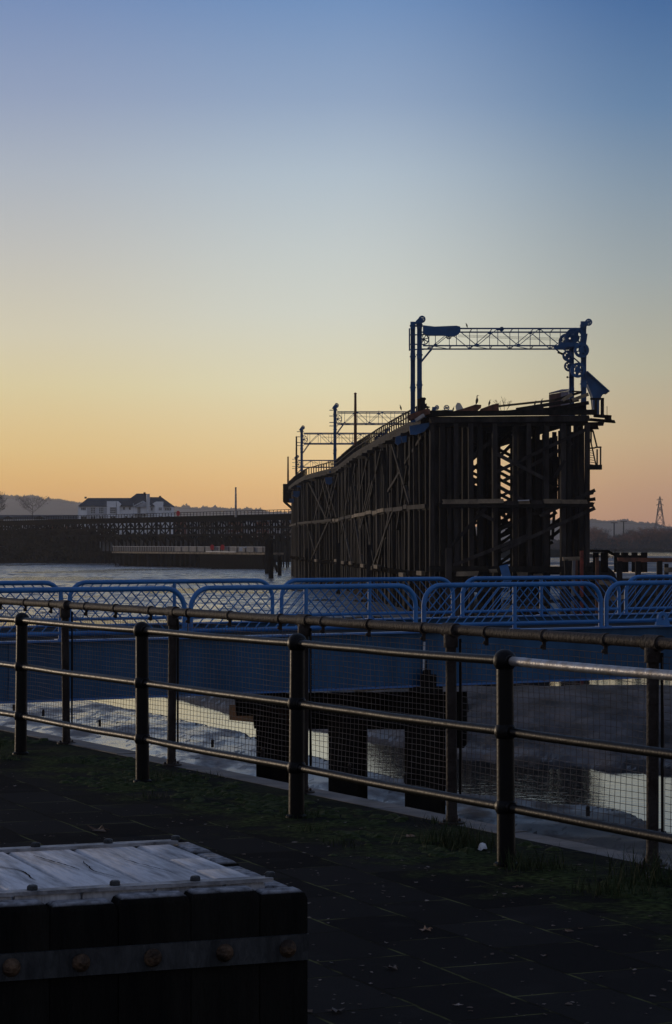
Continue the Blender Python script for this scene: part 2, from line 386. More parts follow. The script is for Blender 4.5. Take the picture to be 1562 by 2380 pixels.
def mud_mat():
    m = bpy.data.materials.new('wet_mud'); m.use_nodes = True; t = m.node_tree; b = t.nodes['Principled BSDF']
    tcn = N(t, 'ShaderNodeTexCoord'); geo = N(t, 'ShaderNodeNewGeometry')
    def nz(s, st, det=6, r=.6):
        mp = N(t, 'ShaderNodeMapping'); mp.inputs['Scale'].default_value = st; t.links.new(tcn.outputs['Object'], mp.inputs[0])
        n_ = N(t, 'ShaderNodeTexNoise'); n_.inputs['Scale'].default_value = s; n_.inputs['Detail'].default_value = det; n_.inputs['Roughness'].default_value = r
        t.links.new(mp.outputs[0], n_.inputs[0]); return n_.outputs[0]
    big, streak, fine = nz(.10, (.5, 1, 1), 4), nz(.55, (1.0, .42, 1), 9, .66), nz(2.4, (1.2, .5, 1), 6, .6)
    sn = N(t, 'ShaderNodeSeparateXYZ'); t.links.new(geo.outputs['True Normal'], sn.inputs[0])
    steep = mrange(t, sn.outputs[2], .997, .982)                      # banks drain and dry, flats keep a film of water
    sp = N(t, 'ShaderNodeSeparateXYZ'); t.links.new(geo.outputs['Position'], sp.inputs[0])
    dry = mth(t, 'MAXIMUM', mth(t, 'MAXIMUM', steep, mth(t, 'MULTIPLY', mrange(t, sp.outputs[2], -4.97, -4.74, 0, .95), mrange(t, sp.outputs[0], -4, 2))), mrange(t, streak, .47, .64))
    wet = cmix(t, big, (.07, .064, .06, 1), (.035, .033, .034, 1))
    t.links.new(cmix(t, dry, wet, cmix(t, mrange(t, streak, .4, .6), (.02, .019, .0185, 1), (.085, .08, .084, 1))), b.inputs['Base Color'])
    lx = mrange(t, sp.outputs[0], -6, 5, 0.0, 1.0)     # rougher towards the right, so it mirrors less bright sky
    r_ = mth(t, 'ADD', mth(t, 'ADD', mrange(t, big, .35, .65, .12, .28), mth(t, 'MULTIPLY', lx, .26)), mth(t, 'MULTIPLY', dry, .5)); t.links.new(r_, b.inputs['Roughness'])
    t.links.new(mrange(t, dry, 0, 1, .65, .12), b.inputs['Specular IOR Level'])
    bp = N(t, 'ShaderNodeBump'); t.links.new(mth(t, 'MULTIPLY', mth(t, 'ADD', mth(t, 'MULTIPLY', dry, .7), .42), mrange(t, sp.outputs[1], 180, 450, .8, 1.6)), bp.inputs['Strength']); bp.inputs['Distance'].default_value = .12; t.links.new(streak, bp.inputs['Height'])
    bq = N(t, 'ShaderNodeBump'); t.links.new(mrange(t, sp.outputs[1], 60, 260, .5, .3), bq.inputs['Strength']); bq.inputs['Distance'].default_value = .03; t.links.new(fine, bq.inputs['Height'])
    t.links.new(bp.outputs[0], bq.inputs['Normal']); t.links.new(bq.outputs[0], b.inputs['Normal'])
    return m
tag(mb.build('mudflat', mud_mat(), smooth=True), kind='structure')
def water_mat():
    m = bpy.data.materials.new('river_water'); m.use_nodes = True; t = m.node_tree; b = t.nodes['Principled BSDF']
    b.inputs['Base Color'].default_value = (.012, .014, .016, 1); b.inputs['Roughness'].default_value = .05; b.inputs['IOR'].default_value = 1.33
    tcn = N(t, 'ShaderNodeTexCoord'); mp = N(t, 'ShaderNodeMapping'); mp.inputs['Scale'].default_value = (.7, 1.3, 1); t.links.new(tcn.outputs['Object'], mp.inputs[0])
    n_ = N(t, 'ShaderNodeTexNoise'); n_.inputs['Scale'].default_value = 2.6; n_.inputs['Detail'].default_value = 3; t.links.new(mp.outputs[0], n_.inputs[0])
    n2 = N(t, 'ShaderNodeTexNoise'); n2.inputs['Scale'].default_value = .06; n2.inputs['Detail'].default_value = 3; t.links.new(mp.outputs[0], n2.inputs[0])
    bp = N(t, 'ShaderNodeBump'); bp.inputs['Distance'].default_value = .06
    sp = N(t, 'ShaderNodeSeparateXYZ'); t.links.new(tcn.outputs['Object'], sp.inputs[0])
    t.links.new(mth(t, 'MULTIPLY', mrange(t, n2.outputs[0], .4, .65, .35, 1.0), mrange(t, sp.outputs[1], 140, 430, .16, 1.0)), bp.inputs['Strength']); t.links.new(n_.outputs[0], bp.inputs['Height'])
    t.links.new(bp.outputs[0], b.inputs['Normal']); return m
mb = MB(); mb.add([(-4000, 20, WZ), (4000, 20, WZ), (4000, 5200, WZ), (-4000, 5200, WZ)], [(0, 1, 2, 3)])
tag(mb.build('river', water_mat()), kind='structure')
mb = MB(); mb.add([(-6000, -300, -7.2), (6000, -300, -7.2), (6000, 8900, -7.2), (-6000, 8900, -7.2)], [(0, 1, 2, 3)])
tag(mb.build('riverbed', M['earth']), kind='structure')
# ---- far land
def terrain(name, x0, x1, y0, y1, nx, ny, fn, m, ratio=1.0):
    b = MB(); v = []
    for j in range(ny + 1):
        yy = y0 + (y1 - y0) * (j / ny) ** ratio
        for i in range(nx + 1):
            xx = x0 + (x1 - x0) * i / nx; v.append((xx, yy, fn(xx, yy)))
    b.add(v, [(j * (nx + 1) + i, j * (nx + 1) + i + 1, (j + 1) * (nx + 1) + i + 1, (j + 1) * (nx + 1) + i) for j in range(ny) for i in range(nx)])
    return tag(b.build(name, m, smooth=True), kind='structure')
def bank_l(x, y):
    sh = 742 + max(0, (x + 60)) * 1.2 + 6 * mnoise.noise(Vector((x / 25, 0, 1)))
    n_ = mnoise.fractal(Vector((x / 12, y / 12, 2)), .9, 2, 4)
    top = 3.0 + (1.5 if x < -75 else 0)
    return -6 + (6 + top) * sst(-4, 55, y - sh) + n_ * .8 * sst(0, 20, y - sh)
terrain('riverbank', -420, 60, 700, 1000, 160, 90, bank_l, M['earth'], 1.4)
def bank_l2(x, y): return -8 + 11 * sst(985, 1010, y) * (1 - sst(60, 160, x))
terrain('far_ground', -1600, 200, 985, 3000, 40, 20, bank_l2, M['earth'])
def bank_r(x, y):
    sh = 1760 + 14 * mnoise.noise(Vector((x / 60, 0, 5)))
    return -7 + 4.5 * sst(0, 25, y - sh) + 2.5 * sst(30, 200, y - sh)
terrain('opposite_bank', 120, 900, 1700, 3300, 90, 40, bank_r, M['earth'], 2.0)
def hill_l(x, y):
    X = 781 + x / y * FP
    ridge = lerp_pts([(-1500, 1150), (-300, 1156), (0, 1159), (60, 1160), (110, 1164), (180, 1172), (300, 1178), (402, 1181), (480, 1186), (560, 1189), (680, 1196), (760, 1210), (900, 1240), (1000, 1262)], 781 + x / 7200 * FP)
    h = (1262 - ridge) / FP * 7200
    return -6 + (h + 6) * sst(5200, 7200, y) * (1 - .25 * sst(7300, 8400, y)) + 6 * mnoise.fractal(Vector((x / 90, y / 90, 1)), .9, 2, 4) * sst(5200, 6600, y)
terrain('hills', -4200, 800, 5100, 8500, 160, 50, hill_l, M['hill'])
def hill_r(x, y):
    ridge = lerp_pts([(900, 1262), (1150, 1225), (1300, 1214), (1375, 1214), (1430, 1217), (1500, 1222), (1562, 1232), (1700, 1240), (2200, 1240), (3000, 1236)], 781 + x / 7000 * FP)
    h = (1262 - ridge) / FP * 7000
    return -6 + (h + 6) * sst(5200, 7000, y) * (1 - .25 * sst(7100, 8200, y)) + 4 * mnoise.fractal(Vector((x / 90, y / 90, 4)), .9, 2, 4) * sst(5200, 6400, y)
terrain('distant_hills', 60, 4200, 5100, 8300, 150, 40, hill_r, M['hill'])
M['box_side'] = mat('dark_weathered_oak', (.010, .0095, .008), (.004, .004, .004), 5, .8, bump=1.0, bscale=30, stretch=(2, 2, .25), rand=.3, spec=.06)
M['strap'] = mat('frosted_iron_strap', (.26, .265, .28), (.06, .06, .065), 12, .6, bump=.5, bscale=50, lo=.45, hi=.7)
M['blue_girder'] = mat('blue_girder_paint_streaked', (.008, .075, .17), (.005, .032, .07), .9, .45, r2=.7, bump=.12, bscale=4, spec=.35, lo=.3, hi=.8, stretch=(1.6, 1.6, .22), detail=9)
M['blue_edge'] = mat('blue_flange_paint', (.04, .14, .36), (.1, .14, .18), 2.5, .4, lo=.5, hi=.75)
M['white_dirty'] = mat('dirty_white_paint', (.4, .38, .36), (.15, .12, .11), 2, .7)
M['red_timber'] = mat('red_painted_timber', (.22, .04, .025), (.09, .02, .015), 1.5, .8, bump=.3)
M['board_dark'] = mat('dark_boards', (.045, .042, .045), (.02, .02, .02), 1.0, .85, stretch=(4, 1, .1))
M['steel_far'] = mat('dark_galvanised_steel', (.06, .06, .065), (.04, .04, .04), .1, .7)

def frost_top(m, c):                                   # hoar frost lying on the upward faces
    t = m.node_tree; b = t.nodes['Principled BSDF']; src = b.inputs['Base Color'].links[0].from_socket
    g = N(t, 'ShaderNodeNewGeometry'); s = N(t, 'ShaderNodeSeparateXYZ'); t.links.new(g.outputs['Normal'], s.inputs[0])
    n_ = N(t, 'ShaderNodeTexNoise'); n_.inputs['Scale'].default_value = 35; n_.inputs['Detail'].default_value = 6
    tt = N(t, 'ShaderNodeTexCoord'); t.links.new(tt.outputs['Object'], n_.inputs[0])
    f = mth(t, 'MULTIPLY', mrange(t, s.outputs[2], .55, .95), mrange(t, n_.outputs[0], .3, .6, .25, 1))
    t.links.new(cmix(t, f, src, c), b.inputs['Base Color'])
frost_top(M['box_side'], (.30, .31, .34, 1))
M['timber_dark'] = mat('shaded_old_timber', (.022, .019, .017), (.010, .009, .008), 1.3, .95, spec=0, bump=.4, stretch=(1, 1, .25))  # darker copy for the inner timbers, their shade put into the colour
# ================================================================== near railing of black iron
NR = 6.17
T0 = onq_px(NR, 1178); T3 = onq_px(NR, 48); SP = (T3 - T0) / 3
tr = [onq_px(NR, X) for X in (1176, 689, 332, 49)]
ts = [tr[0] - SP * 2, tr[0] - SP] + tr + [tr[3] + SP, tr[3] + 2 * SP]
iron = thing('iron_railing', 'black iron railing with ball-jointed posts and three pipe rails standing on the paving', 'railing', onq(NR, tr[1]))
HB = (.29, .664, 1.015)
for t in ts:
    lean = random.uniform(-.012, .012)
    m_ = MB(); p = lambda z: onq(NR, t, z) + Vector((lean * z, 0, 0))
    m_.tube([p(-.05), p(.012), p(.02)], [.062, .062, .047], 18); m_.tube([p(0), p(.5), p(1.0)], [.046, .044, .042], 20)
    po = m_.build('post', M['black_iron'], iron, True)
    for i, h in enumerate(HB):
        k = MB(); r = .056 if i < 2 else .059; c = p(h)
        k.ball(c, r, 22, (1, 1, 1.0))
        d_ = U
        k.lathe(c - d_ * .062, [(.029, 0), (.031, .004), (.031, .12), (.029, .124)], 16, d_)
        k.build('ball_joint', M['black_iron'], po, True)
for i, h in enumerate(HB):
    for j in range(len(ts) - 1):
        bare = (i == 2 and j == 1)
        m_ = MB(); pts = [onq(NR, ts[j] + (ts[j + 1] - ts[j]) * k / 6, h + random.uniform(-.0015, .0015) - .004 * math.sin(math.pi * k / 6)) for k in range(7)]
        m_.tube(pts, .0235, 16)
        r_ = m_.build('rail', M['galv'] if bare else M['black_iron'], iron, True)
        if bare: r_['label'] = 'bare silver worn top rail'
# ================================================================== mesh fence of rusty pipe behind it
NF = 6.81
fx = [onq_px(NF, X) for X in (1515, 1050, 705, 399, 155)]
fx = [fx[0] - 3.7, fx[0] - 1.85] + fx + [fx[4] + 1.85, fx[4] + 3.7]
pipe = thing('mesh_fence', 'rusty pipe fence filled with wire mesh along the quay edge', 'fence', onq(NF, fx[3]))
HF = 1.105
for t in fx:
    m_ = MB(); ln = random.uniform(-.015, .01); p = lambda z: onq(NF, t, z) + Vector((ln * z, 0, 0))
    m_.tube([p(0), p(HF - .02)], .031, 14)
    m_.lathe(p(0), [(.075, 0), (.075, .012), (.035, .014), (.035, .05)], 14)
    m_.lathe(p(HF - .10), [(.040, 0), (.042, .005), (.042, .07), (.04, .075)], 14)
    m_.tube([p(HF) - U * .065, p(HF) + U * .065], .040, 14)
    for s in (-1, 1):
        m_.ball(onq(NF, t + s * .052, .02), .011, 8); m_.ball(onq(NF + .05 * s, t, .02), .01, 8)
    m_.build('post', M['rust_pipe'], pipe, True)
m_ = MB(); pts = []
for j in range(len(fx) - 1):
    for k in range(6): pts.append(onq(NF, fx[j] + (fx[j + 1] - fx[j]) * k / 6, HF + random.uniform(-.002, .002)))
m_.tube(pts, .029, 16); tr_ = m_.build('top_rail', M['rust_pipe'], pipe, True)
for j in range(len(fx) - 1):
    for k in (.18, .5, .82):
        c = onq(NF, fx[j] + (fx[j + 1] - fx[j]) * (k + random.uniform(-.04, .04)), HF); m_ = MB()
        m_.tube([c - U * .014, c + U * .014], .035, 14); m_.beam(c - Vector((0, 0, .03)), c - Vector((0, 0, .075)), .02, .012); m_.ball(c - Vector((.012, 0, .06)), .011, 8)
        m_.build('clamp', M['rust_pipe'], pipe, True)
for j in range(len(fx) - 1):
    t0, t1 = fx[j] + .055, fx[j + 1] - .055; z0, z1 = .17, 1.035; w = MB(); L = t1 - t0
    ph = random.uniform(0, 6)
    def bow(t, z): return .018 * math.sin((t - t0) / L * math.pi) * math.sin((z - z0) / (z1 - z0) * math.pi) + .006 * math.sin(t * 9 + ph + z * 4)
    nv = int(L / .051); nh = 25; rr = .0014
    for i in range(nv + 1):
        t = t0 + L * i / nv; dt = random.uniform(-.003, .003)
        w.tube([onq(NF + .03 + bow(t, z), t + dt * math.sin(z * 5), z) for z in (z0, .45, .75, z1)], rr, 4, caps=False)
    for i in range(nh + 1):
        z = z0 + (z1 - z0) * i / nh
        w.tube([onq(NF + .033 + bow(t, z), t, z + .004 * math.sin(t * 7 + i)) for t in [t0 + L * k / 5 for k in range(6)]], rr, 4, caps=False)
    pn = w.build('mesh_panel', M['wire'], pipe)
    e = MB()
    e.tube([onq(NF + .03, t0 - .012, z0 - .03), onq(NF + .03, t0 - .012, z1 + .02)], .0075, 8); e.tube([onq(NF + .03, t1 + .012, z0 - .03), onq(NF + .03, t1 + .012, z1 + .02)], .0075, 8)
    e.tube([onq(NF + .03, t0 - .012, z0 - .012), onq(NF + .035, (t0 + t1) / 2, z0 - .018), onq(NF + .03, t1 + .012, z0 - .012)], .009, 8)
    e.build('panel_edge_rod', M['timber_black'], pn)
    for k in (.3, .7):
        g = MB(); c = onq(NF + .025, t0 + L * k, z0 + .01); g.beam(c, c + Vector((0, 0, .045)), .02, .012); g.ball(c + Vector((0, 0, .045)), .012, 8)
        g.build('clip', M['rust_pipe'], pn)
# ================================================================== timber box with iron bands in the foreground
TH = .7
cnr = atz(717, 2054, TH); A1 = Vector((-.929, -.37, 0)); A2 = Vector((-.37, .929, 0)); LW, LD = 1.22, 1.06
box = thing('timber_block', 'large square timber block with frosted plank top and bolted iron band', 'block', (cnr.x, cnr.y, 0))
def bp_(u, w, z): return cnr + A1 * u + A2 * w + Vector((0, 0, z - TH))
def plank(m_, u0, u1, w0, w1, z0, z1, bev=.012, sub=1):
    # bevelled board: corners rounded at the top edges
    jz = random.uniform(-.003, .003); v = []
    prof = [(0, z0), (0, z1 - bev * 1.4), (bev * .35, z1 - bev * .5), (bev, z1)]
    def ring(ins, z): return [bp_(u0 + ins, w0 + ins, z), bp_(u1 - ins, w0 + ins, z), bp_(u1 - ins, w1 - ins, z), bp_(u0 + ins, w1 - ins, z)]
    for ins, z in prof: v += ring(ins, z + (jz if z > z0 else 0))
    f = [(3, 2, 1, 0)]
    for q in range(3):
        for k in range(4): l = (k + 1) % 4; f.append((q * 4 + k, q * 4 + l, (q + 1) * 4 + l, (q + 1) * 4 + k))
    f.append((12, 13, 14, 15)); m_.add(v, f)
us = [0, .135, .325, .52, .70, .885, 1.07, LW]
for i in range(len(us) - 1):                      # front upright planks, far side the same
    for side in (0, 1):
        m_ = MB(); w0, w1 = (0, .085) if side == 0 else (LD - .085, LD)
        g = .0014; plank(m_, us[i] + g, us[i + 1] - g, w0 + random.uniform(0, .006), w1, -.02, TH - random.uniform(.002, .02), .018)
        m_.build('side_board', M['timber_black'] if side else M['box_side'], box, True)
ws = [.085, .30, .52, .74, LD - .085]
for i in range(len(ws) - 1):
    for side in (0, 1):
        m_ = MB(); u0, u1 = (0, .085) if side == 0 else (LW - .085, LW)
        plank(m_, u0 + random.uniform(0, .006), u1, ws[i] + .003, ws[i + 1] - .003, -.02, TH - random.uniform(.002, .018), .018)
        m_.build('side_board', M['box_side'], box, True)
ub = [.09, .30, .315, .50, .53, .72, .92, LW - .09]
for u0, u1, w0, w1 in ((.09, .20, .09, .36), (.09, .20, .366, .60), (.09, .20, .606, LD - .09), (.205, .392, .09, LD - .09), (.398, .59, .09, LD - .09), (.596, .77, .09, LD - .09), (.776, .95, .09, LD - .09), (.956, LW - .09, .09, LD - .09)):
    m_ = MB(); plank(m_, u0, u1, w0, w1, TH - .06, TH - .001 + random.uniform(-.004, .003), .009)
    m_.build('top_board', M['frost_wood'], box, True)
def crack(pts, w=.004):
    m_ = MB(); v = []; f = []
    for i, (u, q) in enumerate(pts):
        ww = w * (1 - abs(i / (len(pts) - 1) * 2 - 1) ** 3) + .0006
        v += [bp_(u - ww, q, TH + .0045), bp_(u + ww, q + ww, TH + .0045)]
    for i in range(len(pts) - 1): f.append((2 * i, 2 * i + 1, 2 * i + 3, 2 * i + 2))
    m_.add(v, f); return m_
for base in ((.44, .25), (.50, .45), (.66, .3), (.70, .62), (.85, .35), (.28, .3)):
    u, q = base; pts = []; du = 0.0
    for k in range(18):
        pts.append((u, q)); q += random.uniform(.012, .03); du = du * .6 + random.uniform(-.0035, .0045); u += du
        if q > LD - .13: break
    crack(pts, random.uniform(.001, .0024)).build('crack', M['timber_black'], box)
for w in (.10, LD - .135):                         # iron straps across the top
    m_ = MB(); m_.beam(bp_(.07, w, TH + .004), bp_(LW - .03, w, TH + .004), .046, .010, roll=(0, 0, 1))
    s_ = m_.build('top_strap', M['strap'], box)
    for u in (.07, .28, .50, .72, .94, 1.15):
        m_ = MB(); m_.lathe(bp_(u, w + .004, TH + .008), [(.014, 0), (.0155, .003), (.0145, .011), (.010, .014)], 6)
        m_.build('bolt', M['steel'], s_)
for o1, o2, dr in ((bp_(.002, -.003, .535), bp_(LW, -.003, .535), -A2), (bp_(.003, .0, .535), bp_(.003, LD, .535), -A1), (bp_(LW + .006, 0, .535), bp_(LW + .006, LD, .535), A1), (bp_(0, LD + .006, .535), bp_(LW, LD + .006, .535), A2)):
    m_ = MB(); vs_ = []
    K = 14
    for k in range(K + 1):
        c = o1.lerp(o2, k / K) + dr * random.uniform(-.001, .002)
        vs_ += [c + Vector((0, 0, -.034)) - dr * .006, c + Vector((0, 0, -.034)) + dr * .005, c + Vector((0, 0, .034)) + dr * .005, c + Vector((0, 0, .034)) - dr * .006]
    f = [(0, 1, 2, 3), (4 * K + 3, 4 * K + 2, 4 * K + 1, 4 * K)]
    for k in range(K):
        for q in range(4): l = (q + 1) % 4; f.append((4 * k + q, 4 * k + 4 + q, 4 * k + 4 + l, 4 * k + l))
    m_.add(vs_, f); bd = m_.build('side_band', M['steel'], box)
    for u in (.06, .235, .43, .62, .80, .985, 1.15):
        ln = (o2 - o1).length
        if u > ln - .02: continue
        m_ = MB(); c = o1.lerp(o2, u / ln) + dr * .004; m_.lathe(c, [(.0225, 0), (.024, .004), (.021, .012), (.012, .018), (.004, .020)], 16, dr)
        m_.build('bolt', M['bolt'], bd, True)
# ================================================================== litter, leaves, moss and grass on the quay
def leaf_mesh(m_, sz, seed):
    rd = random.Random(seed); pts = []; n_ = 15
    for k in range(n_):
        a = 2 * math.pi * k / n_; r = sz * (1.0 if k % 3 == 0 else .48) * rd.uniform(.8, 1.15); pts.append((r * math.cos(a), r * math.sin(a)))
    v = [(0, 0, sz * .12)]; th = sz * .03
    for x, y in pts: v.append((x, y, abs(rd.gauss(0, sz * .18)) + .002))
    v.append((0, 0, sz * .12 - th))
    for x, y, z in v[1:n_ + 1]: v.append((x, y, z - th))
    f = [(0, k, k % n_ + 1) for k in range(1, n_ + 1)] + [(n_ + 1, n_ + 1 + k % n_ + 1, n_ + 1 + k) for k in range(1, n_ + 1)] + [(k, n_ + 1 + k, n_ + 1 + k % n_ + 1, k % n_ + 1) for k in range(1, n_ + 1)]
    m_.add(v, f)
protos = []
for k in range(6):
    m_ = MB(); leaf_mesh(m_, .03, k); o = m_.build('fallen_leaf', M['leaf'] if k % 2 else M['leaf_pale'], loc=(0, 0, 0)); protos.append(o)
LG = 'fallen leaves scattered over the quay paving'
big = [(990, 2163, 1.2, 1, 'curled pale leaf lying in the middle of the paving'), (1205, 2063, 1.0, 3, 'upturned pale leaf on the paving beside the moss strip'), (230, 1932, 2.4, 1, 'large dark curled leaf on the paving just behind the timber block'), (950, 1945, 1.3, 5, 'orange brown leaf in the moss beside the near railing'), (910, 2252, 1.1, 0, 'small pale leaf on a mossy joint right of the timber block'), (780, 2352, 1.3, 2, 'pale leaf on the paving by the lower right of the timber block')]
used = []
for X, Y, s_, k, lb in big:
    p = atz(X, Y, .004); o = protos[k]
    if o in used: o = o.copy(); COL.objects.link(o)
    else: used.append(o)
    placed(o, p, random.uniform(0, 6), sc=(s_, s_, s_)); tag(o, lb, 'leaf', LG)
extra = ((1062, 2338, .7, 4, 'tiny pale leaf near the bottom edge of the view, right of the timber block'), (1320, 2165, .8, 5, 'small brown leaf on the paving well right of the curled pale leaf'))
for X, Y, s_, k, lb in extra:
    p = atz(X, Y, .004); o = protos[k]
    if o in used: o = o.copy(); COL.objects.link(o)
    else: used.append(o)
    placed(o, p, random.uniform(0, 6), sc=(s_, s_, s_)); tag(o, lb, 'leaf', LG)
for o in protos:
    if o not in used: bpy.data.objects.remove(o)
for mat_n, cnt in (('leaf_pale', 260), ('leaf', 260)):
    m_ = MB(); rdl = random.Random(cnt + len(mat_n))
    for k in range(cnt):
        X, Y = rdl.uniform(-60, 1620), rdl.choice([rdl.uniform(1880, 2400), rdl.uniform(1780, 2120)]); p = atz(X, Y, .003)
        if NQ.dot(p) > QE - .25: continue
        d_ = (p - cnr)
        if -.1 < d_.dot(A1) < LW + .1 and -.1 < d_.dot(A2) < LD + .1: continue
        s_ = rdl.uniform(.004, .013) * (1.3 if rdl.random() < .15 else 1); n_ = 6; a0 = rdl.uniform(0, 6); v = []
        for q in range(n_): a = a0 + q / n_ * 6.283; v.append((p.x + s_ * rdl.uniform(.5, 1.2) * math.cos(a), p.y + s_ * rdl.uniform(.5, 1.2) * math.sin(a), p.z + rdl.uniform(0, s_ * .5)))
        v.append((p.x, p.y, p.z + s_ * .25)); m_.add(v, [(q, (q + 1) % n_, n_) for q in range(n_)])
    tag(m_.build('leaf_litter', M[mat_n]), ('pale' if mat_n == 'leaf_pale' else 'brown') + ' crumbs of leaf litter strewn over the paving', 'litter', kind='stuff')
m_ = MB(); p = atz(1122, 1976, .0)
rd = random.Random(4); ring = []
for k in range(9): a = k / 9 * 6.283; ring.append((p.x + .028 * math.cos(a) * rd.uniform(.6, 1.2), p.y + .03 * math.sin(a), rd.uniform(.0, .012)))
ring2 = [((x - p.x) * .6 + p.x, (y - p.y) * .6 + p.y, z + .012 + rd.uniform(0, .022)) for x, y, z in ring]
m_.add(ring + ring2 + [(p.x, p.y, .04)], [(k, (k + 1) % 9, 9 + (k + 1) % 9, 9 + k) for k in range(9)] + [(9 + k, 9 + (k + 1) % 9, 18) for k in range(9)] + [tuple(range(8, -1, -1))])
tag(m_.build('crumpled_wrapper', M['paper'], loc=p), 'crumpled pale wrapper lying in the moss by the near railing', 'litter')
m_ = MB(); rd = random.Random(8)                  # moss: low uneven cushions
for k in range(2600):
    c, t = rd.gauss(6.35, .27), rd.uniform(2, 26)
    if c > QE - .25 or c < 5.2: continue
    if mnoise.noise(Vector((c * 1.5, t * .8, 2))) < .0: continue
    p = onq(c, t); r = rd.uniform(.015, .055); h = r * rd.uniform(.2, .45); n_ = 7; v = []
    for k2 in range(n_): a = k2 / n_ * 6.283; q = r * rd.uniform(.7, 1.3); v.append((p.x + q * math.cos(a), p.y + q * math.sin(a), -.001))
    for k2 in range(n_): a = k2 / n_ * 6.283; q = r * rd.uniform(.3, .7); v.append((p.x + q * math.cos(a), p.y + q * math.sin(a), h * rd.uniform(.6, 1)))
    v.append((p.x, p.y, h)); m_.add(v, [(i, (i + 1) % n_, n_ + (i + 1) % n_, n_ + i) for i in range(n_)] + [(n_ + i, n_ + (i + 1) % n_, 2 * n_) for i in range(n_)])
tag(m_.build('moss', M['moss']), 'dark green moss covering the paving along the railings', 'moss', kind='stuff')
m_ = MB(); clumps = [(onq(6.35, onq_px(6.35, 1075)), .2, 150, .10), (onq(6.45, onq_px(6.45, 1510)), .22, 220, .15), (onq(6.2, onq_px(6.2, 1225)), .15, 160, .1), (onq(6.35, onq_px(6.35, 1045)), .15, 140, .12), (onq(6.1, onq_px(6.1, 1420)), .15, 120, .09), (onq(6.2, onq_px(6.2, 700)), .15, 90, .06)]
for k in range(36): clumps.append((onq(rd.gauss(6.3, .3), rd.uniform(3, 24)), .12, 34, .05))
for p, sp_, n_, h in clumps:
    for k in range(n_):
        x, y = p.x + rd.gauss(0, sp_ * .5), p.y + rd.gauss(0, sp_ * .5)
        if NQ.x * x + NQ.y * y > QE - .2: continue
        a = rd.uniform(0, 6.28); hh = h * rd.uniform(.4, 1.2); ln = hh * rd.uniform(.2, .8); w = .0025
        dx, dy = math.cos(a), math.sin(a)
        m_.add([(x - dy * w, y + dx * w, 0), (x + dy * w, y - dx * w, 0), (x + dx * ln * .4 + dy * w * .7, y + dy * ln * .4 - dx * w * .7, hh * .6), (x + dx * ln * .4 - dy * w * .7, y + dy * ln * .4 + dx * w * .7, hh * .6), (x + dx * ln, y + dy * ln, hh)], [(0, 1, 2, 3), (3, 2, 4)])
tag(m_.build('grass', M['grass']), 'tufts of rough grass growing round the railing posts', 'grass', kind='stuff')
# ================================================================== blue footbridge over the creek
NA, NB = Vector((-6.36, 44.0, 0)), Vector((7.64, 52.8, 0)); BV = (NB - NA).normalized(); BN = Vector((-BV.y, BV.x, 0))
BW = 7.4
def bx_(X, off=0.0):             # distance along the bridge at which column X meets the line offset by off
    o = NA + BN * off; k = (X - 781) / FP
    return (k * o.y - o.x) / (BV.x - k * BV.y)
def bpt(s, off, z): p = NA + BV * s + BN * off; return Vector((p.x, p.y, z))
br = thing('footbridge', 'blue steel footbridge with deep plate girder spanning the muddy creek', 'bridge', bpt(8, 0, -1.4))
ZT, ZB = -.30, -1.40
def gird(off, sgn):
    m_ = MB(); y = [(off, ZB), (off + .03, ZB), (off + .03, ZT), (off, ZT)]
    fn = lambda v: bpt(v[1], v[0], v[2])
    m_.prism(y, -14, 46, fn); g = m_.build('girder', M['blue_girder'], br)
    m_ = MB(); m_.prism([(off - .12, ZT), (off + .16, ZT), (off + .16, ZT + .035), (off - .12, ZT + .035)], -14, 46, fn)
    m_.prism([(off - .12, ZB - .035), (off + .16, ZB - .035), (off + .16, ZB), (off - .12, ZB)], -14, 46, fn)
    m_.build('flange', M['blue_edge'], g)
gird(0, -1); gird(BW, 1)
m_ = MB(); m_.prism([(.17, ZT - .35), (BW - .12, ZT - .35), (BW - .12, ZT - .22), (.17, ZT - .22)], -14, 46, lambda v: bpt(v[1], v[0], v[2])); m_.build('deck', M['timber'], br)
for k in range(14):
    m_ = MB(); m_.beam(bpt(-12 + k * 4.4, .04, -.9), bpt(-12 + k * 4.4, BW - .01, -.9), .2, .5); m_.build('cross_beam', M['blue_girder'], br)
for k, s in enumerate((bx_(23), bx_(985))):
    m_ = MB(); m_.box(bpt(s, -.02, (ZT + ZB) / 2 + .01), (.05, .04, ZT - ZB - .03), math.atan2(BV.y, BV.x)); m_.build('splice_plate', M['blue_girder'], br)
RT, RB2 = .70, -.14
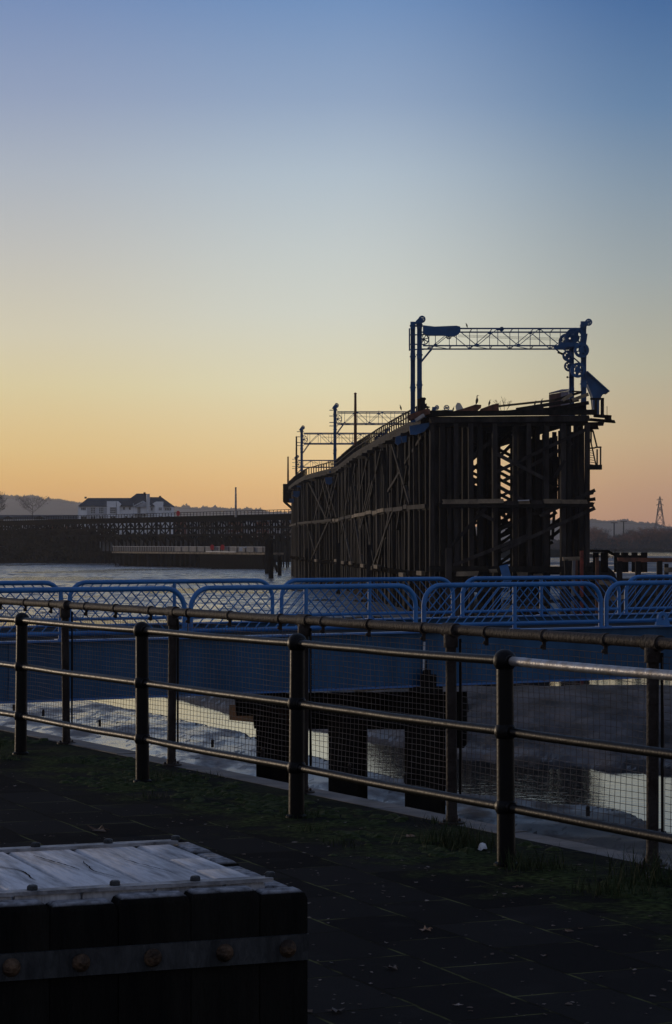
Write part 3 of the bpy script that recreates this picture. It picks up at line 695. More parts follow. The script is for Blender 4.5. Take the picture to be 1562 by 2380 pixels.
def panel(s0, s1, off, mid, rad=.42):
    m_ = MB(); r = .052; pts = []
    def P(s, z): return bpt(s, off, z)
    pts.append(P(s0, ZT + .03)); pts.append(P(s0, RT - rad))
    for k in range(1, 7): a = math.pi / 2 * k / 6; pts.append(P(s0 + rad * (1 - math.cos(a)), RT - rad + rad * math.sin(a)))
    pts.append(P((s0 + s1) / 2, RT))
    for k in range(0, 7): a = math.pi / 2 * k / 6; pts.append(P(s1 - rad * (1 - math.sin(a)), RT - rad + rad * math.cos(a)))
    pts.append(P(s1, ZT + .03)); m_.tube(pts, r, 12)
    fr = m_.build('railing_panel', M['blue_rail'], br, True)
    m_ = MB(); m_.tube([P(s0, RB2), P(s1, RB2)], .038, 10); m_.build('bottom_rail', M['blue_rail'], fr, True)
    m_ = MB(); m_.tube([P(mid, ZT + .03), P(mid, RT)], .045, 10); m_.build('middle_post', M['blue_rail'], fr, True)
    for s in (s0, s1, mid):
        m_ = MB(); m_.box(P(s, ZT + .045), (.2, .16, .02), math.atan2(BV.y, BV.x)); m_.build('foot_plate', M['blue_rail'], fr)
    bars = MB(); sp_ = .235; rb = .0125; H = RT - RB2
    def topz(s):
        e = min(s - s0, s1 - s)
        return RT if e >= rad else RT - rad + math.sqrt(max(0, rad * rad - (rad - e) ** 2))
    for side in (0, 1):
        a, b = (s0, mid) if side == 0 else (mid, s1); k = a - H * 1.05
        while k < b + H * 1.05:
            # '/' on the left half, '\' on the right half
            seg = []
            for q in range(25):
                f = q / 24; s = k + (H * .98 * f if side == 0 else H * .98 * (1 - f)); z = RB2 + H * f
                if a <= s <= b and z <= topz(s): seg.append(P(s, z))
            if len(seg) > 1: bars.tube([seg[0], seg[-1]], rb, 6)
            k += sp_
    bars.build('diagonal_bars', M['blue_rail'], fr, True)
def pr(off, lst):
    for X0, X1, Xm in lst: panel(bx_(X0 + 4, off), bx_(X1 - 4, off), off, bx_(Xm, off))
pr(.02, [(-700, -138, -400), (-130, 433, 141), (439, 970, 711), (981, 1400, 1196), (1405, 1765, 1590), (1770, 2080, 1930)])
pr(BW, [(-420, 147, -140), (157, 637, 405), (650, 1057, 859), (1071, 1443, 1258), (1451, 1785, 1620), (1790, 2080, 1940)])
m_ = MB(); s = bx_(1535)                            # lifting lug with a hole on the girder
v = []; cx = bpt(s, -.06, ZT + .19)
poly = [(-.24, -.15), (.24, -.15), (.17, .0)] + [(.15 * math.cos(a), .15 * math.sin(a) + .0) for a in [R(20 + k * 20) for k in range(8)]] + [(-.17, 0)]
ring = [(.06 * math.cos(R(k * 30)), .06 * math.sin(R(k * 30)) + .02) for k in range(12)]
outer = []
for k in range(12):
    a = R(k * 30); dx, dy = math.cos(a), math.sin(a); best = .15
    outer.append((dx * (.24 if dy < -.3 else .15), max(-.15, dy * .16 if dy > -.3 else -.15)))
vs_ = []
for off in (-.03, .03):
    for x, z in outer: vs_.append(cx + BV * x + Vector((0, 0, z)) + BN * off)
    for x, z in ring: vs_.append(cx + BV * x + Vector((0, 0, z)) + BN * off)
f = []
for k in range(12):
    l = (k + 1) % 12
    f += [(k, l, 12 + l, 12 + k), (24 + l, 24 + k, 36 + k, 36 + l), (l, k, 24 + k, 24 + l), (12 + k, 12 + l, 36 + l, 36 + k)]
m_.add(vs_, f); m_.build('lifting_lug', M['blue_rail'], br)
# pier of black piles under the bridge
pc = bpt(bx_(800, 3.5), 3.5, 0)
pier = thing('timber_pier', 'black timber pier of thick square piles and capping beams under the blue bridge', 'pier', (pc.x, pc.y, WZ))
def ppx(X, Y, d): return at(X, Y, d)
dP = 50.0
m_ = MB(); m_.beam(at(560, 1637, 51.5), at(1083, 1634, 50.6), 1.0, .44, jag=.04); m_.build('cap_beam', M['timber_black'], pier)
m_ = MB(); m_.beam(at(598, 1672, 50.9), at(1078, 1674, 49.9), .6, .36, jag=.03); m_.build('cap_beam', M['timber_black'], pier)
m_ = MB(); m_.beam(at(548, 1655, 52.4), at(690, 1668, 50.2), .35, .34, jag=.03); m_.build('cap_beam', M['timber_rust'], pier)
for X, w, d in ((631, .64, 50.4), (799, .66, 50.2), (981, .72, 49.8)):
    a = at(X, 1668, d); m_ = MB(); m_.beam((a.x, a.y, -6.2), (a.x, a.y, a.z), w, w * .95, roll=(0, 1, 0)); m_.build('pile', M['timber_black'], pier)
for X, w, d in ((660, .5, 56.5), (830, .5, 56.3), (1010, .5, 56)):
    a = at(X, 1640, d); m_ = MB(); m_.beam((a.x, a.y, -6.2), (a.x, a.y, a.z), w, w, roll=(0, 1, 0)); m_.build('pile', M['timber_black'], pier)
m_ = MB(); a = at(1068, 1610, 50); b = at(1068, 1738, 50); m_.tube([a, a.lerp(b, .08), b.lerp(a, .08), b], [.1, .17, .17, .1], 12); m_.build('fender', M['timber_black'], pier, True)
m_ = MB(); a = at(986, 1492, 49.0); b = at(985, 1560, 49.0); m_.beam(a, b, .045, .03); tag(m_.build('depth_board', M['white_paint'], loc=b), 'narrow white depth board fixed against the blue girder', 'depth board')
m_ = MB(); a = at(990, 1535, 49.0); b = at(990, 1600, 49.0); m_.box((a.x, a.y, b.z - .02), (.7, .25, .12)); m_.box((a.x + .05, a.y, b.z + .14), (.34, .22, .3)); m_.box((a.x + .02, a.y, b.z + .33), (.16, .2, .12)); m_.tube([a, b], .022, 8)
tag(m_.build('bridge_bearing', M['timber_black'], loc=b), 'small black iron bearing block on the pier under the blue girder', 'bearing')
# ================================================================== the staithe: long timber coal pier
ZD = 12.9                                                   # deck level
rg = random.Random(21)
deckL = [(7.7, 205.0), (5.1, 242), (2.4, 287), (0.0, 345), (-5, 385), (-7.4, 423), (-10.2, 480)]
postL = [(9.9, 206.5), (7.4, 222), (5.7, 243), (3.0, 288), (.5, 346), (-4.3, 386), (-6.7, 424), (-8.9, 470)]
def xl(tab, y):
    if y <= tab[0][1]: return tab[0][0]
    for (x0, y0), (x1, y1) in zip(tab, tab[1:]):
        if y <= y1: return x0 + (x1 - x0) * (y - y0) / (y1 - y0)
    return tab[-1][0]
def xr(y): return xl(deckL, y) + 15.2 - .018 * (y - 205) * 0
st = thing('timber_staithe', 'huge dark derelict timber coal staithe on rows of piles rising from the river mud', 'pier', (12, 206, WZ))
n_post = [0]; rest = MB(); rest_b = MB()
def post(x, y, z0, z1, w, lean=0.0, m='timber', ly=0.0):
    q = MB(); a_ = rg.uniform(.08, .30); q.beam((x, y, z0), (x + lean, y + ly, z1), w, w * .95, roll=(-math.sin(a_), math.cos(a_), 0))
    if n_post[0] < 99: n_post[0] += 1; q.build('pile', M[m], st)
    else: rest.add(q.v, q.f)
front = [(1003, 0), (1014, .6), (1027, 0), (1036, .9), (1045, .5), (1061, 0), (1078, .9), (1096, 0), (1117, .1), (1151, 0), (1195, .3), (1210, 1.5), (1231, 0), (1248, 1.3), (1267, .2), (1308, .1), (1322, 1.0), (1337, 2.2), (1350, 1.4), (1363, 0)]
for X, dy in front:                                          # end face
    d = 206 + dy; p = at(X, 1165, d); w = .43 if X not in (1045, 1078) else .34
    post(p.x, d, WZ - 1.2, ZD - .7, w * rg.uniform(.85, 1.1), rg.uniform(-.1, .1))
X = 0
ybents = []; y = 209.5
while y < 476: ybents.append(y); y += 2.7 if y < 300 else 4.0
for y in ybents:                                             # outer row along the left face
    post(xl(postL, y) + rg.uniform(-.15, .15), y, WZ - 1.2, ZD - .9, rg.uniform(.24, .42), rg.uniform(-.3, .15))
for i, y in enumerate(ybents):                               # inner rows, bent by bent
    x0, x1 = xl(postL, y), xr(y); near = y < 262
    for j, f in enumerate((.12, .24, .37, .5, .64, .77, .88, 1.0)):
        if near and f > .3 and rg.random() < .3: continue
        x = x0 + (x1 - x0) * f + rg.uniform(-.3, .3); z0 = WZ - 1; X = 781 + x / y * FP
        # collapsed bays of the end bents: piles gone or broken off below the walkway
        if y < 300 and any(lo - 5 < X < hi + 5 for lo, hi in ((1102, 1106), (1167, 1176), (1182, 1184))): continue
        if y < 262 and 1276 < X < 1304: z0 = 5.0
        post(x, y + rg.uniform(-.4, .4), z0, ZD - .9, rg.uniform(.28, .42), rg.uniform(-.06, .06))
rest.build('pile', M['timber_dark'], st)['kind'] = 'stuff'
brs = 0
def brace(p0, p1, w=.32, h=.3, m='timber'):
    q = MB(); q.beam(p0, p1, w, h); q.build('brace', M[m], st)
for X0, Y0, X1, Y1, dd in ((1155, 1096, 1362, 998, -.45), (1170, 1118, 1330, 1030, .6), (1255, 1199, 1383, 1139, -.45), (1166, 1280, 1383, 1181, -.45), (1150, 1236, 1300, 1168, .7), (1053, 1314, 1226, 1245, -.4), (1155, 1055, 1268, 1114, -.4), (1108, 1189, 1149, 1210, -.35), (1030, 1290, 1130, 1180, -.35), (1140, 1120, 1262, 1190, .7), (1290, 1110, 1312, 1070, -.35), (1100, 1060, 1160, 1010, .4)):
    brace(at(X0, Y0, 206 + dd), at(X1, Y1, 206 + dd))
for i, y in enumerate(ybents):                               # cross bracing of the inner bents
    x0, x1 = xl(postL, y), xr(y)
    if y < 262:
        if i % 3 == 0:
            for (a, za, b, zb) in ((.05, 4.6, .6, 12), (.45, -1, 1.0, 4.6)):
                rest_b.beam((x0 + (x1 - x0) * a, y, za), (x0 + (x1 - x0) * b, y, zb), .22, .3)
        rest_b.beam((x0 + .3, y, 5.1), (x1 + rg.uniform(-.5, .7), y, 5.1), .28, .34)
        if i % 2: rest_b.beam((x0, y, -1.1), (x1, y, -1.1), .28, .34)
    else:
        for (a, za, b, zb) in ((0, 4.6, .5, 12), (1, 4.6, .5, 12), (0, -1, .5, 4.6), (1, -1, .5, 4.6), (0, 12, .5, 5), (0, 4.6, .5, -2)):
            rest_b.beam((x0 + (x1 - x0) * a, y, za), (x0 + (x1 - x0) * b, y, zb), .25, .3)
        rest_b.beam((x0, y, 5.1), (x1, y, 5.1), .3, .35); rest_b.beam((x0, y, -1.1), (x1, y, -1.1), .3, .35)
for k in range(26):                                          # odd diagonals spiked along the left face
    y = rg.uniform(212, 400); L_ = rg.uniform(9, 26); za, zb = rg.choice(((11.8, 5.2), (5, -1), (5.4, 11.6), (-1, 4.8), (9, 3), (11.5, 7)))
    q = MB(); q.beam((xl(postL, y) - .3, y, za), (xl(postL, y + L_) - .3, y + L_, zb), .25, .3); q.build('brace', M['timber'], st)
p_ = at(1290, 1165, 208); post(p_.x, 208, 5.2, ZD - .8, .5); p_ = at(1240, 1165, 209); post(p_.x, 209, WZ, ZD - .8, .5)
for k in range(14):
    yb = 210 + k * 5; rest_b.beam((xr(yb) - 6.5, yb, 4.6 - (k % 4) * 1.9), (xr(yb) - .5, yb, 7.4 - (k % 4) * 1.9), .25, .3); rest_b.beam((xr(yb) - 7, yb + 2, 11.5 - (k % 3) * 1.7), (xr(yb) - 1.5, yb + 2, 8.6 - (k % 3) * 1.7), .25, .3)
for k in range(9): rest_b.beam((rg.uniform(12, 21), 207.5 + k * 3, rg.uniform(-1, 11)), (rg.uniform(12, 22), 208 + k * 3, rg.uniform(-1, 11)), .25, .3)
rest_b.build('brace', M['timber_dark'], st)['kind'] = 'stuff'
for yk in (228, 246, 262, 300, 348):                         # long rakers leaning against the left face
    xx = xl(postL, yk); q = MB(); q.beam((xx - .7, yk - .6, ZD - 1.6), (xx + 1.5, yk - 3.5, -4.5), .36, .36, roll=(0, 1, 0)); q.build('raking_strut', M['timber'], st)
def strip(tab, off0, off1, z0, z1, y0, y1, step=7.0, jit=.0):   # longitudinal timber following the plan
    q = MB(); ys = [y0]
    while ys[-1] + step < y1: ys.append(ys[-1] + step)
    ys.append(y1)
    for a, b in zip(ys, ys[1:]):
        xa, xb = xl(tab, a), xl(tab, b); j = rg.uniform(-jit, jit); k = rg.uniform(-jit, jit)
        v = [(xa + off0 + k, a + .02, z0 + j), (xa + off1 + k, a + .02, z0 + j), (xa + off1 + k, a + .02, z1 + j), (xa + off0 + k, a + .02, z1 + j), (xb + off0 + k, b, z0 + j), (xb + off1 + k, b, z0 + j), (xb + off1 + k, b, z1 + j), (xb + off0 + k, b, z1 + j)]
        q.add(v, [(0, 1, 2, 3), (7, 6, 5, 4), (1, 0, 4, 5), (2, 1, 5, 6), (3, 2, 6, 7), (0, 3, 7, 4)])
    return q
# walkway beam part-way up, lit stretches coloured in with pale timber
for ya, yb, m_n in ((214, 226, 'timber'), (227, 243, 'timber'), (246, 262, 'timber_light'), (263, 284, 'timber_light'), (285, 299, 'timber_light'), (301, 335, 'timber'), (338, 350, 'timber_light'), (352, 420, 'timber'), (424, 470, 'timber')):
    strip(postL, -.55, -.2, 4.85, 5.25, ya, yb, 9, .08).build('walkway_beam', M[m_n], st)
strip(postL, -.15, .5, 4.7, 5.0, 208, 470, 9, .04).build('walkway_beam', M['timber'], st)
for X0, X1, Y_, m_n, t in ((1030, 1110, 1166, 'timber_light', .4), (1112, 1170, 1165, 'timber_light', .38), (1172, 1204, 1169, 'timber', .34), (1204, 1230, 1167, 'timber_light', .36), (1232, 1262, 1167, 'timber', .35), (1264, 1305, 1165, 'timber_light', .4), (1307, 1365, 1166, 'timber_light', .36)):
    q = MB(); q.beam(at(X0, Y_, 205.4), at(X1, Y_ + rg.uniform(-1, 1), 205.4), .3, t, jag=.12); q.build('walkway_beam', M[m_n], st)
q = MB(); q.beam(at(1020, 1175, 205.5), at(1378, 1173, 205.5), .45, .45, jag=.1); q.build('walkway_beam', M['timber_black'], st)
q = MB(); q.beam(at(1360, 1163, 205.9), at(1381, 1160, 205.6), .5, .28, jag=.2); q.beam(at(1364, 1172, 205.7), at(1380, 1172, 205.6), .5, .3, jag=.2); q.build('broken_beam_end', M['timber_black'], st)
q = MB(); q.beam(at(1204, 1163.5, 205.1), at(1230, 1162.5, 205.1), .3, .08); q.build('fallen_sheet', M['render_grey'], st)
# low level beams and rubbing timbers
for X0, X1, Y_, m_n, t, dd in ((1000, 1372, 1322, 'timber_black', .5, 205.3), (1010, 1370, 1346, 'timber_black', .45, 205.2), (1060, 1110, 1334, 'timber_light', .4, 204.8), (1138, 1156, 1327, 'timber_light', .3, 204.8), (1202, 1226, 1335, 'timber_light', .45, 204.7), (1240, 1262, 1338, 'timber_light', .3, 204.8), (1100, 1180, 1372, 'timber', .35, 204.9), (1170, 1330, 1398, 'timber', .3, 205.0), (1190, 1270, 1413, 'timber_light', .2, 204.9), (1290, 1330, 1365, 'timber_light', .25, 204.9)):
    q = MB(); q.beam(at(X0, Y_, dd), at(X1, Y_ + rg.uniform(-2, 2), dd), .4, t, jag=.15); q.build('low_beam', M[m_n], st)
strip(postL, -.4, .1, -1.5, -1.0, 209, 470, 8, .1).build('low_beam', M['timber_black'], st)
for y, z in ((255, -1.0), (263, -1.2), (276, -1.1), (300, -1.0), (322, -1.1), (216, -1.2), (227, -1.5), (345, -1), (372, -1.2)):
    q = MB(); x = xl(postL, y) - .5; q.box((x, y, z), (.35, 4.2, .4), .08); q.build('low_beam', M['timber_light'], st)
# deck
def slab(tab, w, z0, z1, y0, y1, m_n, name, step=8):
    q = strip(tab, 0, w, z0, z1, y0, y1, step); return q.build(name, M[m_n], st)
slab(deckL, 15.0, ZD - .35, ZD, 207.5, 480, 'timber', 'deck', 12)
strip(deckL, .0, .4, ZD - .8, ZD - .36, 207, 480, 10, .03).build('edge_beam', M['timber'], st)
strip(postL, -.1, .35, ZD - 1.3, ZD - .82, 210, 470, 10, .03).build('edge_beam', M['timber_black'], st)
for X0, Y0, X1, Y1, w, h, dd, m_n in ((990, 962, 1385, 958, .6, .45, 205.6, 'timber_black'), (1000, 976, 1372, 972, .5, .5, 205.8, 'timber'), (1010, 988, 1368, 984, .5, .4, 206.2, 'timber_black'), (1380, 966, 1421, 969, .4, .28, 206.6, 'timber_black'), (1370, 975, 1428, 980, .4, .26, 206.9, 'timber_black'), (1366, 986, 1404, 985, .4, .34, 206.1, 'timber_black'), (1360, 994, 1388, 994, .35, .3, 206.4, 'timber_black'), (1408, 974, 1423, 972, .5, .42, 206.5, 'timber_black'), (1372, 1148, 1380, 1146, .3, .2, 205.9, 'timber')):
    q = MB(); q.beam(at(X0, Y0, dd), at(X1, Y1, dd), w, h, jag=.15); q.build('deck_beam', M[m_n], st)
for k in range(32):                                          # ragged joist ends along the underside of the left edge
    y = 213 + k * 8.2; q = MB(); xx = xl(deckL, y)
    q.box((xx + .35, y, ZD - 1.0), (1.5, .35, .36)); q.build('joist_end', M['timber_light' if k % 4 == 0 else 'timber'], st)
# left-hand parapet with close uprights
rl = MB(); nup = [0]
def upost(w, h):
    q = MB(); q.box((xl(deckL, y) + .08, y, ZD + h / 2), (w, .3, h)); q.build('parapet_upright', M['timber'], st); nup[0] += 1
y = 209.0; rl = strip(deckL, .02, .14, ZD + 1.02, ZD + 1.14, 208, 352, 6, .02); rl2 = strip(deckL, .02, .10, ZD + .5, ZD + .6, 208, 352, 6)
while y < 352: upost(.13, 1.06); y += 2.4 if y < 262 else 1.9
y = 354
rlb = strip(deckL, .02, .16, ZD + .95, ZD + 1.07, 352, 478, 6, .02)
while y < 478: upost(.16, 1.0); y += 3.4
pr_ = rl.build('parapet_rail', M['timber'], st); rl2.build('parapet_rail', M['timber'], st); rlb.build('parapet_rail', M['timber'], st)
q = MB(); q.box((-9.6, 474, ZD - 1.2), (2.2, 12, 3.6)); q.beam((-10.4, 470, ZD - 3), (-8.8, 470, ZD - 4.4), 1.2, .5); q.build('fascia', M['timber_black'], st)
# right-hand rail on the deck, seen behind the end
for y in (212, 218, 226, 236):
    q = MB(); q.box((xr(y) - .2, y, ZD + .5), (.14, .14, 1.0)); q.build('rail_post', M['timber'], st)
q = MB(); q.beam(at(1160, 944, 216), at(1290, 930, 209), .14, .18); q.beam(at(1290, 930, 209), at(1352, 911, 207), .14, .2); q.build('sloping_rail', M['timber'], st)
q = MB(); q.beam(at(1200, 952, 208), at(1345, 929, 206.6), .3, .3); q.beam(at(1270, 953, 208), at(1368, 936, 206.8), .4, .3); q.build('sloping_beam', M['timber'], st)
for X0, X1 in ((1308, 1330), (1330, 1368)):
    q = MB(); q.beam(at(X0, 930, 206.5), at(X1, 916, 206.5), .1, .3); q.build('loose_board', M['timber_light'], st)
for X in (1385, 1400):                                        # open frame at the right end of the deck
    q = MB(); q.beam(at(X, 967, 206.6), at(X, 926, 206.6), .2 if X < 1390 else .28, .28, roll=(0, 1, 0)); q.build('end_frame', M['timber'], st)
q = MB(); q.beam(at(1372, 927, 206.6), at(1404, 927, 206.6), .2, .18); q.build('end_frame', M['timber'], st)
q = MB(); q.beam(at(1411, 966, 206.5), at(1411, 944, 206.5), .05, .05); q.build('iron_rod', M['timber_rust'], st)
# corner box by the left gantry and broken log ends on the end of the deck
for X0, X1, Y0, Y1, dd in ((970, 979, 927, 965, 206.4), (976, 988, 924, 960, 206.0), (984, 989, 940, 966, 205.6)):
    q = MB(); q.beam(at((X0 + X1) / 2, Y1, dd), at((X0 + X1) / 2, Y0, dd), (X1 - X0) * .038, .5, roll=(0, 1, 0)); q.build('corner_post', M['timber'], st)
q = MB(); q.beam(at(974, 929, 206), at(990, 927, 206), .5, .16); q.beam(at(976, 943, 206), at(992, 942, 206), .4, .3); q.build('corner_rail', M['timber'], st)
q = MB(); q.beam(at(966, 978, 205), at(987, 964, 204.6), .3, .28, jag=.1); q.build('white_plate', M['white_dirty'], st)
q = MB(); q.beam(at(950, 972, 206), at(1000, 955, 205.2), .6, .5, jag=.1); q.build('edge_beam', M['timber_rust'], st)
def log(pts, depth, m_n='timber'):
    q = MB(); q.prism([(at(X, Y, depth).x, at(X, Y, depth).z) for X, Y in pts], depth, depth + 1.1); return q.build('broken_log', M[m_n], st)
log([(1052, 962), (1052, 956), (1075, 950), (1105, 940), (1119, 941), (1118, 948), (1108, 956), (1105, 963)], 205.6, 'timber_rust')
log([(1112, 962), (1118, 950), (1145, 940), (1159, 937), (1160, 956), (1158, 964)], 206.4, 'timber_rust')
log([(1190, 964), (1205, 953), (1240, 942), (1264, 941), (1263, 950), (1260, 964)], 205.9, 'timber')
log([(985, 966), (985, 954), (1040, 953), (1048, 957), (1050, 966)], 206.2, 'timber_black')
log([(1160, 963), (1165, 955), (1215, 950), (1290, 946), (1360, 938), (1366, 962)], 207.2, 'timber_black')
# hanging access platform and ladder at the right-hand corner
pf = MB(); d0 = 206.0
pf.beam(at(1368, 1086, d0), at(1398, 1086, d0), 1.0, .42); pf.build('access_platform', M['timber'], st)
q = MB()
for X0, Y0, X1, Y1 in ((1396, 1090, 1396, 1039), (1383, 1040, 1398, 1039), (1368, 1042, 1383, 1041), (1388, 1084, 1388, 1044), (1378, 1000, 1388, 1040), (1374, 1030, 1374, 1002), (1369, 1000, 1369, 1030)):
    q.beam(at(X0, Y0, d0), at(X1, Y1, d0), .13, .13, roll=(0, 1, 0) if X0 == X1 else None)
q.build('platform_frame', M['timber'], st)
q = MB(); q.beam(at(1372, 1020, d0 - .3), at(1386, 1084, d0 - .3), .1, .22, roll=(0, 1, 0)); q.beam(at(1372, 1020, d0 + .5), at(1386, 1084, d0 + .5), .1, .2, roll=(0, 1, 0))
for k in range(7): q.beam(at(1367, 1046 + k * 5.5, d0 + .1), at(1377 + k * 1.3, 1048 + k * 5.5, d0 + .1), .3, .035)
q.build('ladder', M['timber_black'], st)
q = MB(); q.beam(at(1372, 1001, d0), at(1378, 1000, d0), .3, .3); q.build('iron_block', M['timber_black'], st)
# ================================================================== loading gantries
KG = 208 / FP
def gxz(X, Y, ox=962, oz=962): return ((X - ox) * KG, (oz - Y) * KG)
def make_gantry(first, label):
    g = thing('loading_gantry', label, 'gantry', (0, 0, 0), 'blue loading gantries standing on the staithe')
    BD = 3.6                                                 # depth between front and back lattice
    def P(X, Y, y=0.0): x, z = gxz(X, Y); return Vector((x, y, z))
    def column(X, Y0, Y1, y, w=.34):
        m_ = MB(); a, b = P(X, Y0, y), P(X, Y1, y)
        for off in (-w / 2, w / 2): m_.beam(a + Vector((off, 0, 0)), b + Vector((off, 0, 0)), .07, .38, roll=(0, 1, 0))
        m_.beam(a, b, w * .9, .06, roll=(0, 1, 0))
        n_ = 3; H = b.z - a.z
        for k in range(n_ + 1):
            c = a + Vector((0, 0, H * (k / n_) * .98 + .05)); m_.box(c, (w + .22, .44, .1)); m_.box(c + Vector((0, 0, .2)), (w + .1, .42, .28)); m_.box(c - Vector((0, 0, .2)), (w + .1, .42, .28))
        return m_.build('column', M['blue'], g)
    cl1 = column(975, 966, 752, 0, .36); cl2 = column(961 if first else 974, 972, 750 if first else 765, 1.5 if first else 3.4, .34)
    column(1356, 962, 753, 0, .4); column(1336, 962, 790, 3.0, .36)
    m_ = MB()                                                 # slanting heads that carry the top pulleys
    m_.prism([(P(963, 0).x, P(0, 753).z), (P(981, 0).x, P(0, 753).z), (P(985, 0).x, P(0, 741).z), (P(975, 0).x, P(0, 738).z), (P(967, 0).x, P(0, 746).z)], -.35, .35); m_.build('column_head', M['blue'], g)
    m_ = MB(); m_.prism([(P(1348, 0).x, P(0, 762).z), (P(1364, 0).x, P(0, 758).z), (P(1370, 0).x, P(0, 746).z), (P(1357, 0).x, P(0, 748).z), (P(1349, 0).x, P(0, 755).z)], -.35, .35); m_.build('column_head', M['blue'], g)
    for X, Y in ((981, 742), (1368, 749)):
        m_ = MB(); m_.wheel(P(X, Y), .32, .2, .14, 5, .12, .08); m_.build('top_pulley', M['blue'], g, True)
    for Y in (758, 778, 800, 812): m_ = MB(); m_.beam(P(953, Y, .1), P(985, Y, .1), .3, .09); m_.build('tower_cross_bar', M['blue'], g)
    # lattice girders
    def lattice(y, x0, x1, yt, yb, tops, bots, verts):
        m_ = MB(); m_.beam(P(x0, yt, y), P(x1, yt, y), .11, .13); m_.beam(P(x0, yb, y), P(x1, yb, y), .11, .13)
        pr_ = m_.build('truss', M['blue'], g); w_ = MB()
        seq = sorted([(x, yt) for x in tops] + [(x, yb) for x in bots])
        for (xa, ya), (xb, yb_) in zip(seq, seq[1:]):
            for dz in (-.04, .04): w_.beam(P(xa, ya, y + dz), P(xb, yb_, y + dz), .05, .06)
        for x in verts: w_.beam(P(x, yt, y), P(x, yb, y), .06, .06, roll=(0, 1, 0))
        w_.build('lattice_bars', M['blue'], pr_); p_ = MB()
        for x, yy in seq:
            s_ = 1 if yy == yt else -1
            p_.prism([(P(x - 6, 0).x, P(0, yy - 1 * s_).z), (P(x + 6, 0).x, P(0, yy - 1 * s_).z), (P(x + 2.5, 0).x, P(0, yy + 4.5 * s_).z), (P(x - 2.5, 0).x, P(0, yy + 4.5 * s_).z)], y - .06, y + .06)
        p_.build('gusset_plates', M['blue'], pr_)
    lattice(0, 983, 1350, 763.5, 803.5, (1061, 1157, 1254, 1345), (1012, 1109, 1205, 1302), (1012, 1061, 1109, 1157, 1205, 1254, 1302))
    lattice(BD, 983, 1350, 763.5, 803.5, (1049, 1144, 1240, 1340), (1001, 1097, 1192, 1287), (1001, 1049, 1097, 1144, 1192, 1240, 1287))
    m_ = MB()
    for X in (1001, 1049, 1097, 1144, 1192, 1240, 1287, 1335):
        m_.beam(P(X, 763.5, 0), P(X, 763.5, BD), .06, .08); m_.beam(P(X, 803.5, 0), P(X, 803.5, BD), .06, .08)
    for X in (1001, 1097, 1192, 1287): m_.beam(P(X, 803.5, 0), P(X + 48, 803.5, BD), .05, .05)
    m_.build('truss_ties', M['blue'], g)
    for y in (0, BD):
        m_ = MB(); m_.beam(P(980, 838, y), P(1008, 804, y), .07, .1); m_.beam(P(1352, 848, y), P(1300, 803, y), .07, .12); m_.build('knee_brace', M['blue'], g)
    m_ = MB()
    for k in range(3): m_.beam(P(1066, 776 + k * 1.6, 1.0 + k * .3), P(1320, 784 + k * 2, 1.0 + k * .3), .022, .022)
    m_.build('cables', M['timber_black'], g)
    # machinery
    m_ = MB(); m_.wheel(P(985, 788, .4), .5 if first else .62, .14, .09, 8, .13, .06); m_.build('spoked_wheel', M['blue'], g, True)
    if first:
        def xz(X, Y): p = P(X, Y); return (p.x, p.z)
        m_ = MB(); m_.prism([xz(983, 757), xz(1010, 760), xz(1060, 758), xz(1069, 760), xz(1070, 770), xz(1066, 777), xz(1056, 783), xz(1040, 783), xz(1034, 781), xz(994, 781), xz(983, 776)], -.5, -.1); m_.build('motor_housing', M['blue'], g)
        m_ = MB(); m_.wheel(P(1043, 782, -.1), .26, .15, .09, 5, .08, .05); m_.build('small_pulley', M['blue'], g, True)
        m_ = MB(); m_.wheel(P(1166, 765, -.1), .2, .2, .1, 5, .06, .05); m_.build('small_pulley', M['blue'], g, True)
        m_ = MB(); m_.beam(P(953, 760, 1.4), P(953, 812, 1.4), .12, .3, roll=(0, 1, 0)); m_.build('tower_cross_bar', M['blue'], g)
    def disc(X, Y, r, y, t=.14, holes=6):
        m_ = MB(); c = P(X, Y, y); m_.wheel(c, r, t, r * .36, holes, r * .42, r * .42); m_.build('winding_wheel', M['blue'], g, True)
    disc(1339, 784, .95, .9); disc(1322, 790, .75, 1.8, holes=7); disc(1350, 815, .68, -.5); disc(1321, 826, .5, .5, holes=6); disc(1326, 849, .48, 1.2, holes=7); disc(1342, 861, .68, -.3)
    m_ = MB(); m_.beam(P(1288, 808, .3), P(1345, 800, .3), .6, .34); m_.beam(P(1303, 798, .3), P(1340, 802, .3), .5, .3); m_.build('winch_frame', M['blue'], g)
    m_ = MB(); m_.beam(P(1350, 790, .5), P(1364, 792, .5), .5, 1.3, roll=(0, 0, 1)); m_.build('gear_cover', M['blue'], g)
    m_ = MB(); m_.beam(P(1298, 817, .8), P(1310, 821, .8), .3, .15); m_.build('hanging_lamp', M['timber_black'], g)
    m_ = MB(); m_.beam(P(1324, 872, -.2), P(1324, 912, -.2), .03, .03, roll=(0, 1, 0)); m_.ball(P(1318, 877, -.2), .1, 8); m_.beam(P(1318, 877, -.2), P(1332, 879, -.2), .04, .04); m_.build('control_rod', M['timber_black'], g)
    def xz(X, Y): p = P(X, Y); return (p.x, p.z)
    m_ = MB(); m_.prism([xz(1364, 862), xz(1382, 880), xz(1414, 909), xz(1412, 914), xz(1404, 912), xz(1398, 922), xz(1393, 932), xz(1393, 962), xz(1381, 962), xz(1377, 920), xz(1369, 900), xz(1362, 880)], .2, 1.8); ch = m_.build('loading_chute', M['blue'], g)
    m_ = MB(); m_.beam(P(1364, 863, .9), P(1416, 910, .9), 2.1, .1); m_.beam(P(1400, 915, .9), P(1415, 909, .9), 1.6, .12); m_.build('chute_lip', M['blue'], ch)
